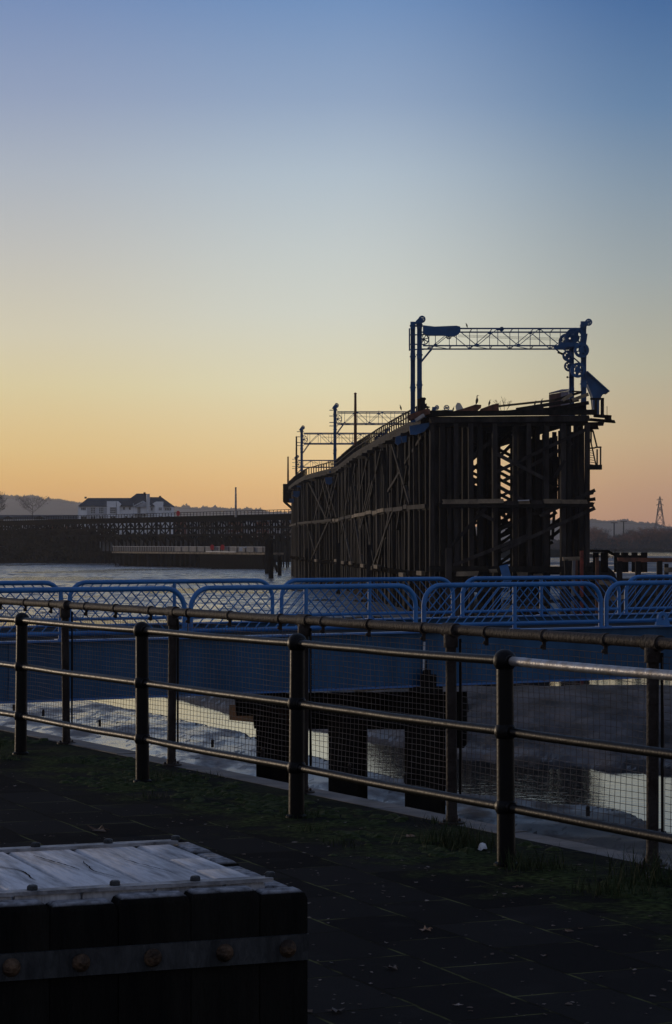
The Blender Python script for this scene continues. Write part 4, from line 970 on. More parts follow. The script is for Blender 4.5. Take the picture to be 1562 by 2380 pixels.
    m_ = MB(); m_.beam(P(1366, 888, .3), P(1380, 908, .3), .12, .2); m_.beam(P(1330, 909, .3), P(1352, 910, .3), .12, .12); m_.build('lever', M['timber_black'], g)
    if first:                                                 # brackets below deck level
        for pts, y in (([xz(926, 1004), xz(938, 1001), xz(940, 1018), xz(931, 1025), xz(924, 1020)], 9), ([xz(936, 1008), xz(950, 1005), xz(950, 1020), xz(940, 1022)], 6), ([xz(950, 992), xz(996, 984), xz(996, 992), xz(984, 1005), xz(966, 1012), xz(952, 1012)], -1.5)):
            m_ = MB(); m_.prism(pts, y, y + .3); m_.build('footing_plate', M['blue'], g)
    else:
        for pts in ([xz(955, 965), xz(985, 965), xz(983, 984), xz(972, 990), xz(958, 986)],):
            m_ = MB(); m_.prism([(p[0] - .7, p[1] - .9) for p in pts], -.6, -.2); m_.build('footing_plate', M['blue'], g)
    m_ = MB(); m_.beam(P(953, 970, 0), P(990, 968, 0), 1.2, .25); m_.build('base_plate', M['blue'], g)
    return g
g1 = make_gantry(True, 'nearest and largest blue loading gantry, straddling the end of the staithe with housing and chute')
o = at(962, 962, 207.6); placed(g1, o)
g2 = make_gantry(False, 'blue gantry second from the near end, beside the tall brown pole')
def gpos(X, d, zb): p = at(X, 1100, d); return Vector((p.x, p.y, zb))
placed(g2, gpos(771, 352, ZD - .2), sc=(1.02, 1.02, 1.15))
g3 = copy_tree(g2); placed(g3, gpos(694.5, 412, ZD - .9), sc=(1.02, 1.02, 1.19), label='blue gantry third from the near end, its column against the left end of the parapet')
g4 = copy_tree(g2); placed(g4, gpos(683, 448, ZD - 1.9), sc=(.95, .95, .86), label='lowest and farthest blue gantry, wheels showing left of the third gantry')
# ---- poles standing on the staithe
def pole(X, Y0, Y1, d, w, m_n, label, name='mast_pole', cat='pole', grp=None):
    a, b = at(X, Y0, d), at(X, Y1, d); m_ = MB(); m_.tube([a, a.lerp(b, .3), b], [w, w * .95, w * .7], 8); m_.lathe(b, [(w * .9, -.1), (w * .9, 0), (w * .4, .08)], 8)
    return tag(m_.build(name, M[m_n], loc=a), label, cat, grp)
PG = 'slender poles standing along the staithe'
pole(826, 1036, 914, 286, .2, 'timber_rust', 'tall brown pole standing behind the parapet right of the second gantry', grp=PG)
pole(689, 1112, 1015, 425, .19, 'timber', 'grey pole just left of the third gantry', grp=PG)
pole(669.5, 1128, 1062, 478, .2, 'timber_rust', 'brown pole at the far left end of the staithe', grp=PG)
# ---- hut, bush, loose things and birds on the deck
hut = thing('deck_hut', 'faded pink and mauve hut with a shallow arched roof on the staithe deck', 'hut', at(1300, 950, 214))
def H(X, Y, d): return at(X, Y, d)
a, b, c = H(1276, 952, 213), H(1303, 952, 212), H(1332, 950, 219)
def quadwall(p, q, z0, zp, zq, th, m_n, name):
    m_ = MB(); n_ = (q - p).cross(Vector((0, 0, 1))).normalized() * th
    v = [Vector((p.x, p.y, z0)), Vector((q.x, q.y, z0)), Vector((q.x, q.y, zq)), Vector((p.x, p.y, zp))]; v += [x - n_ for x in v]
    m_.add(v, [(0, 1, 2, 3), (7, 6, 5, 4), (1, 0, 4, 5), (2, 1, 5, 6), (3, 2, 6, 7), (0, 3, 7, 4)]); return m_.build(name, M[m_n], hut)
zt = lambda Y, d: at(0, Y, d).z
quadwall(a, b, ZD - .1, zt(917, 213), zt(912, 212), .08, 'hut_red', 'front_wall'); quadwall(b, c, ZD - .1, zt(912, 212), zt(907, 219), .08, 'hut_grey', 'side_wall')
m_ = MB(); e = Vector((0, 0, 1)); A_, B_, C_ = Vector((a.x, a.y, zt(916, 213))), Vector((b.x, b.y, zt(911, 212))), Vector((c.x, c.y, zt(906, 219)))
D_ = A_ + (C_ - B_); m_.add([A_, B_, C_, D_, A_ + e * .12, B_ + e * .12, C_ + e * .1, D_ + e * .25], [(3, 2, 1, 0), (4, 5, 6, 7), (0, 1, 5, 4), (1, 2, 6, 5), (2, 3, 7, 6), (3, 0, 4, 7)]); m_.build('roof', M['hut_grey'], hut)
m_ = MB()
for k in range(9):
    p = a.lerp(b, (k + .5) / 9); m_.beam((p.x, p.y - .05, ZD), (p.x, p.y - .05, zt(914, 213) - .05), .03, .04, roll=(0, 1, 0))
m_.build('wall_battens', M['timber_rust'], hut)
def twig_tree(m_, p, d, ln, r, lv, rd, spread=.6):
    q = p + d * ln; m_.tube([p, (p + q) / 2 + Vector((rd.gauss(0, .04), rd.gauss(0, .04), 0)) * ln, q], [r, r * .85, r * .7], 5, caps=False)
    if lv == 0: return
    for k in range(3 if lv > 1 else 4):
        nd = (d + Vector((rd.gauss(0, spread), rd.gauss(0, spread), rd.gauss(.1, .25)))).normalized(); twig_tree(m_, q if k else p.lerp(q, .6), nd, ln * rd.uniform(.6, .85), r * .66, lv - 1, rd, spread)
m_ = MB(); rd = random.Random(5); bp0 = at(1172, 952, 210)
for dx in (-.5, 0, .45): twig_tree(m_, bp0 + Vector((dx * .4, 0, -.2)), Vector((dx, 0, 1)).normalized(), .5, .022, 3, rd, .5)
tag(m_.build('bare_bush', M['timber_black'], loc=bp0), 'small leafless bush growing on the staithe deck between the broken logs', 'bush')
m_ = MB(); p = at(1068, 945, 205.9)
m_.prism([(at(1060, 938, 205.9).x, at(0, 953, 206).z), (at(1072, 0, 205.9).x, at(0, 956, 206).z), (at(1079, 0, 205.9).x, at(0, 954, 206).z), (at(1069, 0, 205.9).x, at(0, 937, 206).z), (at(1062, 0, 205.9).x, at(0, 936, 206).z), (at(1058, 0, 205.9).x, at(0, 944, 206).z)], 205.9, 205.95)
tag(m_.build('plastic_sheet', M['pale_sheet'], loc=at(1068, 954, 205.9)), 'pale translucent sheet sticking up at the end of the staithe deck', 'sheet')
m_ = MB(); w_ = at(1038, 948, 206.6); m_.wheel(w_, .26, .16, .07, 6, .07, .04); m_.beam(w_ + Vector((-.4, 0, -.27)), w_ + Vector((.5, 0, -.27)), .4, .16)
tag(m_.build('pulley_wheel', M['blue'], loc=(w_.x, w_.y, w_.z - .35)), 'small blue pulley wheel on the deck edge right of the corner posts', 'wheel')
def bird_mesh(p, h, face=1, hunch=0.0, wings=False):
    m_ = MB(); k = h / .85
    sp = [(-.10, .02, .012), (-.06, .10, .04), (-.01, .22, .10), (.02, .36, .125), (.04 + hunch * .03, .50, .105), (.03 + hunch * .05, .62, .05), (.02 + hunch * .08, .72 - hunch * .1, .038), (.05 + hunch * .08, .80 - hunch * .12, .048), (.11 + hunch * .08, .83 - hunch * .13, .034), (.17 + hunch * .08, .84 - hunch * .14, .014), (.25 + hunch * .08, .845 - hunch * .15, .006)]
    m_.tube([p + Vector((x * face, 0, z)) * k for x, z, r in sp], [r * k for x, z, r in sp], 10)
    for s in (-1, 1): m_.tube([p + Vector((.01, .04 * s, .16)) * k, p + Vector((.01, .05 * s, 0)) * k], .014 * k, 5)
    if wings:
        for s in (-1, 1): m_.add([p + Vector((0, 0, .52)) * k, p + Vector((.35 * s, .05, .56)) * k, p + Vector((.75 * s, .1, .42)) * k, p + Vector((.55 * s, .1, .30)) * k, p + Vector((.25 * s, .05, .22)) * k, p + Vector((0, .03, .24)) * k] + [q + Vector((0, .04, 0)) for q in (p + Vector((0, 0, .52)) * k, p + Vector((.35 * s, .05, .56)) * k, p + Vector((.75 * s, .1, .42)) * k, p + Vector((.55 * s, .1, .30)) * k, p + Vector((.25 * s, .05, .22)) * k, p + Vector((0, .03, .24)) * k)], [(0, 1, 2, 3, 4, 5), (11, 10, 9, 8, 7, 6)] + [(i, (i + 1) % 6, 6 + (i + 1) % 6, 6 + i) for i in range(6)])
    return m_
BG = 'cormorants perched on the staithe'
for X, Y, d, h, f, hu, wg, lb in ((1085.5, 762, 207.4, .5, -1, 1, False, 'cormorant perched on the top chord of the nearest gantry'), (1108, 941, 206, .85, 1, 0, False, 'cormorant standing upright on the tallest broken log, beak to the right'), (1137, 944, 206.9, .62, 1, .6, False, 'hunched cormorant on the broken log left of the bare bush'), (1243, 944, 206.4, .55, 1, .8, False, 'smaller of the two cormorants on the log left of the hut'), (1258, 943, 206.4, .7, 1, .7, False, 'larger of the two cormorants on the log left of the hut'), (1053, 957, 206, .5, 1, .8, False, 'small cormorant on the deck edge left of the pale sheet'), (932, 954, 222, .6, -1, .7, False, 'cormorant perched on the parapet left of the nearest gantry'), (988, 953, 206.0, .55, 1, .5, True, 'cormorant holding its wings spread beside the corner posts'), (880, 960, 352, .45, 1, .8, False, 'tiny distant bird on the truss of the second gantry'), (1325, 940, 206.3, .55, -1, .8, False, 'dark bird sitting below the hut on the sloping beam')):
    p = at(X, Y, d); tag(bird_mesh(p, h, f, hu, wg).build('bird', M['feather'], loc=p, smooth=True), lb, 'bird', BG)
m_ = MB(); p = at(1172, 1320, 203.5); q = at(1182, 1345, 203); m_.beam(at(1171, 1316, 204), at(1181, 1352, 203.2), .75, .1, roll=(0, 1, .2), jag=.15)
tag(m_.build('blue_board', M['blue'], loc=at(1181, 1352, 203.2)), 'blue steel panel leaning at the foot of the staithe behind the bridge railings', 'panel')
FG = 'fender piles standing in the mud beside the staithe'
for X, Y, d, w, mn, lb in ((786, 1262, 300, .5, 'timber', 'leftmost short fender pile standing before the staithe'), (856, 1266, 236, .46, 'timber', 'middle short fender pile, pale edged, before the staithe'), (1042, 1274, 196, .5, 'timber', 'short fender pile at the near corner of the staithe'), (713, 1275, 380, .4, 'timber_black', 'small dark fender pile near the far end of the staithe')):
    a = at(X, Y, d); m_ = MB(); m_.beam((a.x, d, WZ - 1), (a.x + .05, d, a.z), w, w, roll=(0, 1, 0)); tag(m_.build('fender_pile', M[mn], loc=(a.x, d, WZ)), lb, 'pile', FG)
# ---- low timber jetty right of the staithe
jt = thing('timber_jetty', 'low broken timber jetty frame in front of the river at the right', 'jetty', at(1480, 1400, 190))
def jb(X0, Y0, X1, Y1, d, w, m_n, name, d1=None):
    q = MB(); q.beam(at(X0, Y0, d), at(X1, Y1, d1 or d), w, w, roll=(0, 1, 0) if abs(X1 - X0) < abs(Y1 - Y0) else None, jag=.05); return q.build(name, M[m_n], jt)
jb(1436, 1301, 1570, 1302, 185, .34, 'timber_rust', 'top_beam'); jb(1545, 1325, 1575, 1324, 184, .4, 'timber_light', 'top_beam')
for X in (1440, 1483, 1533, 1580): jb(X, 1304, X, 1445, 185, .42, 'timber', 'post')
jb(1549, 1310, 1549, 1445, 184, .3, 'timber', 'post'); jb(1388, 1296, 1388, 1440, 190, .26, 'timber_rust', 'post')
jb(1308, 1299, 1350, 1298, 188, .3, 'timber_light', 'top_beam'); jb(1316, 1300, 1320, 1440, 188, .3, 'timber', 'post'); jb(1334, 1302, 1330, 1440, 188, .24, 'board_grey', 'post'); jb(1340, 1302, 1338, 1440, 188, .2, 'timber_rust', 'post')
jb(1352, 1281, 1352, 1440, 186, .26, 'red_timber', 'post')
for k in range(9): jb(1300 + k * 30, 1352 + random.uniform(-4, 6), 1330 + k * 30, 1353 + random.uniform(-4, 6), 192 + k % 3, .35, random.choice(['timber', 'timber_light', 'timber_black']), 'low_timber')
for k in range(7): jb(1310 + k * 34, 1392 + random.uniform(-9, 9), 1350 + k * 34, 1392 + random.uniform(-9, 9), 180 + k % 3, .3, random.choice(['timber', 'timber_black', 'timber_light']), 'low_timber')
# wall of dark boards (further off) with open top rail
bf = thing('boarded_landing', 'dark boarded landing stage with an open top rail by the river at the right', 'landing stage', at(1440, 1330, 215))
def fb(X0, Y0, X1, Y1, d, w, h, name, m_n='timber_black'):
    q = MB(); q.beam(at(X0, Y0, d), at(X1, Y1, d), w, h, roll=(0, 1, 0) if abs(X1 - X0) < abs(Y1 - Y0) else None); return q.build(name, M[m_n], bf)
fb(1372, 1280, 1412, 1281, 214, .3, .24, 'top_rail'); fb(1412, 1281, 1435, 1293, 214, .3, .24, 'top_rail'); fb(1433, 1293, 1500, 1294, 214, .3, .26, 'top_rail')
for X, w in ((1385, .5), (1402, .4), (1408, .4), (1434, .5), (1452, .65), (1475, .5), (1497, .55)): fb(X, 1284, X, 1330, 214, w, .4, 'upright')
fb(1480, 1303, 1498, 1303, 214, .4, .5, 'upright')
q = MB(); q.prism([(at(X, Y, 216).x, at(X, Y, 216).z) for X, Y in ((1366, 1310), (1395, 1303), (1428, 1330), (1434, 1345), (1475, 1345), (1500, 1335), (1540, 1340), (1600, 1338), (1600, 1440), (1366, 1440))], 216, 218); q.build('board_wall', M['board_dark'], bf)
m_ = MB(); rd = random.Random(3)
tw0 = at(1398, 1284, 216)
for dx in (-.5, 0, .6, 1.0): twig_tree(m_, tw0 + Vector((dx, 0, -.6)), Vector((dx * .3, 0, 1)).normalized(), .45, .02, 2, rd, .5)
tag(m_.build('bare_bush', M['timber_black'], loc=tw0), 'thin leafless bush on the landing stage right of the staithe', 'bush')
# ================================================================== far left: viaduct, landing, houses
VA, VB = Vector((-150, 884, 0)), Vector((-9, 612, 0)); VL = (VB - VA).length; VD = (VB - VA) / VL; VN = Vector((-VD.y, VD.x, 0))
if VN.y < 0: VN = -VN
VZ = 9.4
def vp(s, off, z): p = VA + VD * s + VN * off; return Vector((p.x, p.y, z))
va = thing('approach_viaduct', 'long low timber approach viaduct with railing, running left from the staithe', 'viaduct', vp(VL / 2, 0, WZ))
rv = random.Random(9)
m_ = MB(); m_.prism([(-1, VZ - .7), (-1, VZ), (6, VZ), (6, VZ - .7)], 0, VL, lambda v: vp(v[1], v[0], v[2])); m_.build('deck', M['timber_black'], va)
m_ = MB(); m_.prism([(-.7, VZ - 1.7), (-.7, VZ - .71), (-.2, VZ - .71), (-.2, VZ - 1.7)], 0, VL, lambda v: vp(v[1], v[0], v[2])); m_.build('longitudinal_beam', M['timber_black'], va)
for z in (5.9, 3.9):
    m_ = MB(); m_.prism([(-.5, z - .3), (-.5, z + .3), (.1, z + .3), (.1, z - .3)], 40 if z < 5 else 0, VL, lambda v: vp(v[1], v[0], v[2])); m_.build('longitudinal_beam', M['timber_black'], va)
ps = MB(); bs = MB(); s = 2.0; i = 0
while s < VL:
    for off in (-.3, 5.3):
        q = MB(); x = vp(s + rv.uniform(-.4, .4), off, 0); q.beam((x.x, x.y, WZ), (x.x, x.y, VZ - .7), .42, .42, roll=(0, 1, 0))
        if off == -.3 and i < 95: q.build('post', M['timber_black'], va)
        else: ps.add(q.v, q.f)
    if i % 2 == 0:
        bs.beam(vp(s, -.4, 5.9), vp(s + 3.4, -.4, VZ - 1.6), .25, .3); 
    else: bs.beam(vp(s, -.4, VZ - 1.6), vp(s + 3.4, -.4, 5.9), .25, .3)
    if i % 3 != 1: bs.beam(vp(s, -.4, 4.0 if i % 2 else 5.8), vp(s + 3.4, -.4, 5.8 if i % 2 else 4.0), .25, .3)
    bs.beam(vp(s, -.3, 3.6), vp(s + 3.4, -.3, 1.5 + (i % 2)), .4, 1.4 if i % 3 else .4)
    s += 3.4; i += 1
ps.build('post', M['timber_black'], va)['kind'] = 'stuff'; bs.build('brace', M['timber_black'], va)
m_ = MB(); m_.prism([(-.95, VZ + 1.0), (-.95, VZ + 1.15), (-.8, VZ + 1.15), (-.8, VZ + 1.0)], 60, VL, lambda v: vp(v[1], v[0], v[2]))
m_.prism([(-.95, VZ + .5), (-.95, VZ + .58), (-.8, VZ + .58), (-.8, VZ + .5)], 60, VL, lambda v: vp(v[1], v[0], v[2]))
s = 61
while s < VL: p = vp(s, -.87, VZ + .5); m_.box(p, (.16, .16, 1.1)); s += 2.3
m_.build('railing', M['timber_black'], va)
m_ = MB(); p = at(484, 1205, 700); 
RG = 'red lifebuoy housings'
def lifebuoy(X, Y, d, lb):
    t_ = thing('lifebuoy_box', lb, 'lifebuoy box', at(X, Y + 5, d), RG); c = at(X, Y, d); k = MB(); r = .55
    k.prism([(c.x - .38, c.z - .7), (c.x + .38, c.z - .7), (c.x + .55, c.z + .1), (c.x + .38, c.z + .55), (c.x, c.z + .72), (c.x - .38, c.z + .55), (c.x - .55, c.z + .1)], d, d + .3); k.build('housing', M['red_plastic'], t_)
    k = MB(); k.beam((c.x, d + .4, c.z - 1.3), (c.x, d + .4, c.z + .2), .14, .14, roll=(0, 1, 0)); k.build('stand', M['timber_black'], t_)
lifebuoy(414, 1193, 655, 'red lifebuoy box on the upper viaduct railing beside the pale apartment block')
# landing stage below
LA, LB = at(262, 1300, 668), at(617, 1300, 575); LA.z = LB.z = 0; LL = (LB - LA).length; LDv = (LB - LA) / LL; LNv = Vector((-LDv.y, LDv.x, 0)); LNv = LNv if LNv.y > 0 else -LNv
def lp(s, off, z): p = LA + LDv * s + LNv * off; return Vector((p.x, p.y, z))
def lz(X, Y):                                     # height of view row Y over the landing line
    k = (X - 781) / FP; s = (k * LA.y - LA.x) / (LDv.x - k * LDv.y); return s, CAMZ + (1262 - Y) / FP * (LA.y + LDv.y * s)
ld = thing('landing_stage', 'low timber landing stage with grey board railing on black piles at the water edge', 'landing stage', lp(LL / 2, 0, WZ))
zt_, zb_ = lz(440, 1270)[1], lz(440, 1283)[1]
m_ = MB(); m_.prism([(-.3, zb_ - .5), (-.3, zb_), (5, zb_), (5, zb_ - .5)], 0, LL, lambda v: lp(v[1], v[0], v[2])); m_.build('deck', M['timber_light'], ld)
m_ = MB(); m_.prism([(0, zb_ + .15), (0, zt_ - .1), (.08, zt_ - .1), (.08, zb_ + .15)], 0, LL, lambda v: lp(v[1], v[0], v[2])); m_.build('board_panel', M['board_grey'], ld)
m_ = MB(); m_.prism([(-.15, zt_ - .12), (-.15, zt_), (.1, zt_), (.1, zt_ - .12)], 0, LL, lambda v: lp(v[1], v[0], v[2])); m_.build('top_rail', M['render_grey'], ld)
s_ = 0; m_ = MB()
while s_ < LL: m_.box(lp(s_, -.1, (zb_ + zt_) / 2), (.14, .14, zt_ - zb_)); s_ += 1.75 if s_ < 45 else 5.2
m_.build('rail_posts', M['timber'], ld)
s_ = 1
while s_ < LL:
    q = MB(); p = lp(s_, .2 + rv.uniform(0, .5), 0); q.beam((p.x, p.y, WZ - 1), (p.x, p.y, zb_ - .5), .45, .45, roll=(0, 1, 0)); q.build('pile', M['timber'], ld); s_ += 3.4
m_ = MB(); m_.prism([(2, WZ - 1), (2, zb_ - .5), (2.3, zb_ - .5), (2.3, WZ - 1)], 0, LL, lambda v: lp(v[1], v[0], v[2])); m_.build('dark_backing', M['timber_black'], ld)  # dark sheet put in for the darkness behind the piles
m_ = MB(); m_.prism([(-.6, WZ - 1), (-.6, zb_ - .6), (1.0, zb_ - .6), (1.0, WZ - 1)], LL * .62, LL, lambda v: lp(v[1], v[0], v[2])); m_.build('pile_cluster', M['timber_black'], ld)
m_ = MB(); m_.prism([(-.7, zb_ + .05), (-.7, zb_ + .2), (-.4, zb_ + .2), (-.4, zb_ + .05)], LL * .66, LL * .84, lambda v: lp(v[1], v[0], v[2])); m_.build('pale_edge_strip', M['white_paint'], ld)
lifebuoy(493, 1272, 603, 'left of the two red lifebuoy boxes on the landing stage railing')
lifebuoy(517, 1272, 597, 'right of the two red lifebuoy boxes on the landing stage railing')
m_ = MB(); c = at(560, 1276, 584); m_.box(c, (.8, .06, .9)); tag(m_.build('notice_sign', M['white_paint'], loc=(c.x, c.y, c.z - .5)), 'small white notice on the landing stage railing', 'sign')
m_ = MB(); c0, c1 = at(566, 1273, 583), at(573, 1271, 583); m_.beam(c0, c1, .08, .3); tag(m_.build('notice_board', M['white_paint'], loc=c0), 'slanted white strip sign right of the small white notice', 'sign')
# corrugated sheet fence behind the bank
sf = MB(); a, b = at(234, 1255, 742), at(462, 1264, 700); n_ = 90
for k in range(n_ + 1):
    p = a.lerp(b, k / n_); o_ = .25 if k % 2 else 0; zt2 = at(0, 1250, 740).z - .3 * math.sin(k / 9) * .3 - 1.2 * max(0, k / n_ - .75) * 2
    sf.v += [(p.x, p.y + o_, -1), (p.x, p.y + o_, zt2), (p.x, p.y + o_ + .1, -1), (p.x, p.y + o_ + .1, zt2)]
for k in range(n_):
    i0, i1 = 4 * k, 4 * k + 4; sf.f += [(i0, i1, i1 + 1, i0 + 1), (i0 + 2, i0 + 3, i1 + 3, i1 + 2), (i0 + 1, i1 + 1, i1 + 3, i0 + 3)]
tag(sf.build('sheet_fence', M['board_grey'], loc=(a.x, a.y, 0)), 'grey corrugated sheet fence on the scrub bank below the viaduct', 'fence')
m_ = MB(); a = at(233, 1241, 744); m_.tube([(a.x, a.y, 0), (a.x, a.y, a.z)], .12, 8); m_.tube([(a.x, a.y, a.z - .05), (a.x + .6, a.y, a.z)], .1, 6); tag(m_.build('marker_post', M['white_paint'], loc=(a.x, a.y, 0)), 'thin white post at the left end of the sheet fence', 'post')
pole(548, 1202, 1133, 640, .32, 'white_dirty', 'tall pale flagpole rising above the viaduct railing', 'flagpole', 'flagpole')
pole(700 / 1562 * 1562 * 0 + 415, 1318, 1306, 700, .12, 'red_plastic', 'tiny red marker stake standing in the mud before the landing stage', 'marker_stake', 'stake')
MG = 'dark mooring piles standing in the mud before the staithe'
for X, Y0, Y1, w, ln, lb in ((621, 1256, 1334, 1.0, 0, 'leftmost dark mooring pile between landing stage and staithe'), (630, 1256, 1345, .95, 0, 'thick dark mooring pile, second from the left'), (640, 1290, 1330, .8, 2.2, 'dark raking pile leaning right beside the mooring piles'), (650, 1293, 1338, .8, 0, 'short dark mooring pile nearest the staithe')):
    d = 6.6 * FP / max(60, (Y1 - 1262)); b = at(X, Y0, d); m_ = MB(); m_.tube([(b.x + ln * .5, d, WZ - 1), (b.x - ln * .5, d, b.z)], [w * .5, w * .45], 8); tag(m_.build('mooring_pile', M['timber_black'], loc=(b.x, d, WZ)), lb, 'pile', MG)
# ---- pale apartment block
AY = 800.0
ab = thing('apartment_block', 'pale rendered three storey apartment block with dark hipped roof behind the viaduct', 'building', (at(290, 1262, AY).x, AY, 2))
def Q(X, Y): p = at(X, Y, AY); return (p.x, p.z)
def z_(Y): return at(0, Y, AY).z
def wall(X0, X1, Y0, Y1, off, dep, m_n, name='wall', par=None):
    q = MB(); x0, x1 = Q(X0, 0)[0], Q(X1, 0)[0]; q.prism([(x0, z_(Y1)), (x1, z_(Y1)), (x1, z_(Y0)), (x0, z_(Y0))], AY + off, AY + off + dep); return q.build(name, M[m_n], par or ab)
wall(183, 399, 1177, 1262, 0, 14, 'render_pale')
wall(204, 250, 1180, 1262, -.25, .25, 'render_grey', 'wall_bay'); wall(251, 272, 1165, 1262, -1.6, 1.6, 'render_pale', 'wall_bay'); wall(364, 381, 1166, 1262, -1.6, 1.6, 'render_pale', 'wall_bay')
def poly(pts, off, dep, m_n, name): q = MB(); q.prism([Q(X, Y) for X, Y in pts], AY + off, AY + off + dep); return q.build(name, M[m_n], ab)
poly([(272, 1165), (275, 1165), (282.5, 1172), (279, 1178), (279, 1205), (272, 1205)], -1.4, 1.4, 'render_pale', 'wall_bay')
poly([(364, 1167), (361, 1167), (355, 1171), (360, 1176), (361, 1205), (364, 1205)], -1.4, 1.4, 'render_pale', 'wall_bay')
# roof: hipped ends, raised centre
def roof(Xe0, Xe1, Ye, Xr0, Xr1, Yr, d0, d1):
    e0, e1, r0, r1 = Q(Xe0, Ye), Q(Xe1, Ye), Q(Xr0, Yr), Q(Xr1, Yr); m = (d0 + d1) / 2; q = MB()
    q.add([(e0[0], AY + d0, e0[1]), (e1[0], AY + d0, e1[1]), (e1[0], AY + d1, e1[1]), (e0[0], AY + d1, e0[1]), (r0[0], AY + m, r0[1] + .0), (r1[0], AY + m, r1[1])], [(0, 1, 5, 4), (1, 2, 5), (2, 3, 4, 5), (3, 0, 4), (3, 2, 1, 0)]); return q.build('roof', M['slate'], ab)
roof(181.5, 312, 1176.5, 199, 300, 1156.5, -.8, 15); roof(296, 400.5, 1176.5, 345, 372, 1154.5, -.8, 15); roof(280, 362, 1176.3, 313, 336, 1146, -1.0, 16)
for X, Y in ((199, 1156), (336, 1145.5), (372, 1154)):
    q = MB(); p = at(X, Y, AY + 7); q.box((p.x, p.y, p.z - .1), (.7, .7, .6)); q.build('ridge_cap', M['slate'], ab)
poly([(311, 1176), (334, 1164), (353, 1176), (350, 1177), (334, 1167), (314, 1177)], -2.6, .4, 'white_paint', 'porch_gable'); poly([(315, 1178), (334, 1167.5), (349, 1178)], -1.2, .3, 'render_grey', 'porch_infill')
for X in (312.5, 332.5): wall(X - .5, X + .5, 1170, 1205, -2.4, .2, 'white_paint', 'porch_post')
wall(312, 350, 1193.5, 1194.7, -2.6, 2.4, 'render_grey', 'balcony')
q = MB(); p0, p1 = at(344.3, 1205, AY - 3), at(344.3, 1148, AY - 3); q.tube([p0, p1], .6, 10); q.build('flue', M['white_paint'], ab)
def window(X0, X1, Y0, Y1, off=0.0, par=None, nx=2, ny=1):
    x0, z1 = Q(X0, Y0); x1, z0 = Q(X1, Y1); y = AY + off; f = MB(); t = .16
    f.box(((x0 + x1) / 2, y - .06, z1 - t / 2), (x1 - x0, .14, t)); f.box(((x0 + x1) / 2, y - .06, z0 + t / 2), (x1 - x0, .14, t))
    for k in range(nx + 1): f.box((x0 + t / 2 + (x1 - x0 - t) * k / nx, y - .06, (z0 + z1) / 2), (t, .14, z1 - z0 - 2 * t))
    for k in range(1, ny + 1):
        if ny > 1: f.box(((x0 + x1) / 2, y - .055, z0 + (z1 - z0) * k / (ny + 1)), (x1 - x0 - .3, .1, .1))
    w_ = f.build('window', M['white_paint'], par or ab); g = MB(); g.box(((x0 + x1) / 2, y - .02, (z0 + z1) / 2), (x1 - x0 - .1, .04, z1 - z0 - .1)); g.build('pane', M['glass'], w_); return w_
for X0, X1, Y0, Y1, off, nx, ny in ((188, 200, 1179, 1186, 0, 3, 1), (210.5, 222, 1179, 1194, -.25, 3, 2), (230, 241.5, 1179, 1194, -.25, 3, 2), (256.5, 271, 1178.5, 1194, -1.6, 3, 2), (285.5, 291, 1178, 1185.5, 0, 1, 1), (299, 304.5, 1178, 1185.5, 0, 1, 1), (319, 327, 1178.5, 1194, 0, 2, 1), (350.5, 355, 1179, 1187, 0, 1, 1), (369.5, 377.5, 1179, 1187, -1.6, 3, 1), (383, 398, 1179.5, 1187, 0, 4, 1), (188, 202, 1199, 1207, 0, 2, 1), (210.5, 223, 1199, 1207, -.25, 2, 1), (230, 241.5, 1199, 1207, -.25, 2, 1), (256.5, 270, 1199, 1207, -1.6, 2, 1), (290, 297, 1199, 1207, 0, 1, 1), (304, 310, 1199, 1207, 0, 1, 1), (319, 328, 1199, 1207, 0, 2, 1), (369, 378, 1199, 1207, -1.6, 2, 1), (386, 396, 1199, 1207, 0, 2, 1), (210, 222, 1218, 1226, -.25, 2, 1), (230, 242, 1218, 1226, -.25, 2, 1), (257, 270, 1218, 1226, -1.6, 2, 1), (300, 310, 1218, 1226, 0, 2, 1), (320, 328, 1218, 1228, 0, 2, 1), (369, 378, 1218, 1226, -1.6, 2, 1)):
    window(X0, X1, Y0, Y1, off, None, nx, ny)
# ---- rows of lower houses seen over and through the viaduct
HG = 'low houses behind the viaduct'
def house(X0, X1, Ytop, Yeave, d, wm, lb, wins=3, gable=False):
    x0, x1 = at(X0, 1262, d).x, at(X1, 1262, d).x; ze, zr = at(0, Yeave, d).z, at(0, Ytop, d).z
    h = thing('house', lb, 'house', ((x0 + x1) / 2, d, 2), HG); q = MB(); q.prism([(x0, .5), (x1, .5), (x1, ze), (x0, ze)], d, d + 9); q.build('wall', M[wm], h)
    q = MB()
    if gable:
        xm = (x0 + x1) / 2; q.prism([(x0 - .3, ze - .1), (xm, zr), (x1 + .3, ze - .1)], d - .3, d + 9.3)
    else: q.add([(x0 - .3, d - .4, ze), (x1 + .3, d - .4, ze), (x1 + .3, d + 9.4, ze), (x0 - .3, d + 9.4, ze), (x0 - .3, d + 4.5, zr), (x1 + .3, d + 4.5, zr)], [(0, 1, 5, 4), (1, 2, 5), (2, 3, 4, 5), (3, 0, 4), (3, 2, 1, 0)])
    q.build('roof', M['slate'], h)
    for r_, zz in enumerate((ze - 2.2, ze - 4.9)):
        if zz < 1.5: continue
        for k in range(wins):
            cx = x0 + (x1 - x0) * (k + .5) / wins; f = MB(); f.box((cx, d - .05, zz), (1.5, .12, 1.6)); w_ = f.build('window', M['white_paint'], h); g = MB(); g.box((cx, d - .13, zz), (1.15, .05, 1.25)); g.build('pane', M['glass'], w_)
    f = MB(); f.box((x0 + (x1 - x0) * .5, d - .05, 2.0), (1.1, .12, 2.2)); f.build('door', M['white_paint'], h)
    return h
rr = random.Random(4); wl = ['brick_red', 'render_pale', 'brick_brown', 'render_grey', 'brick_red', 'render_pale']
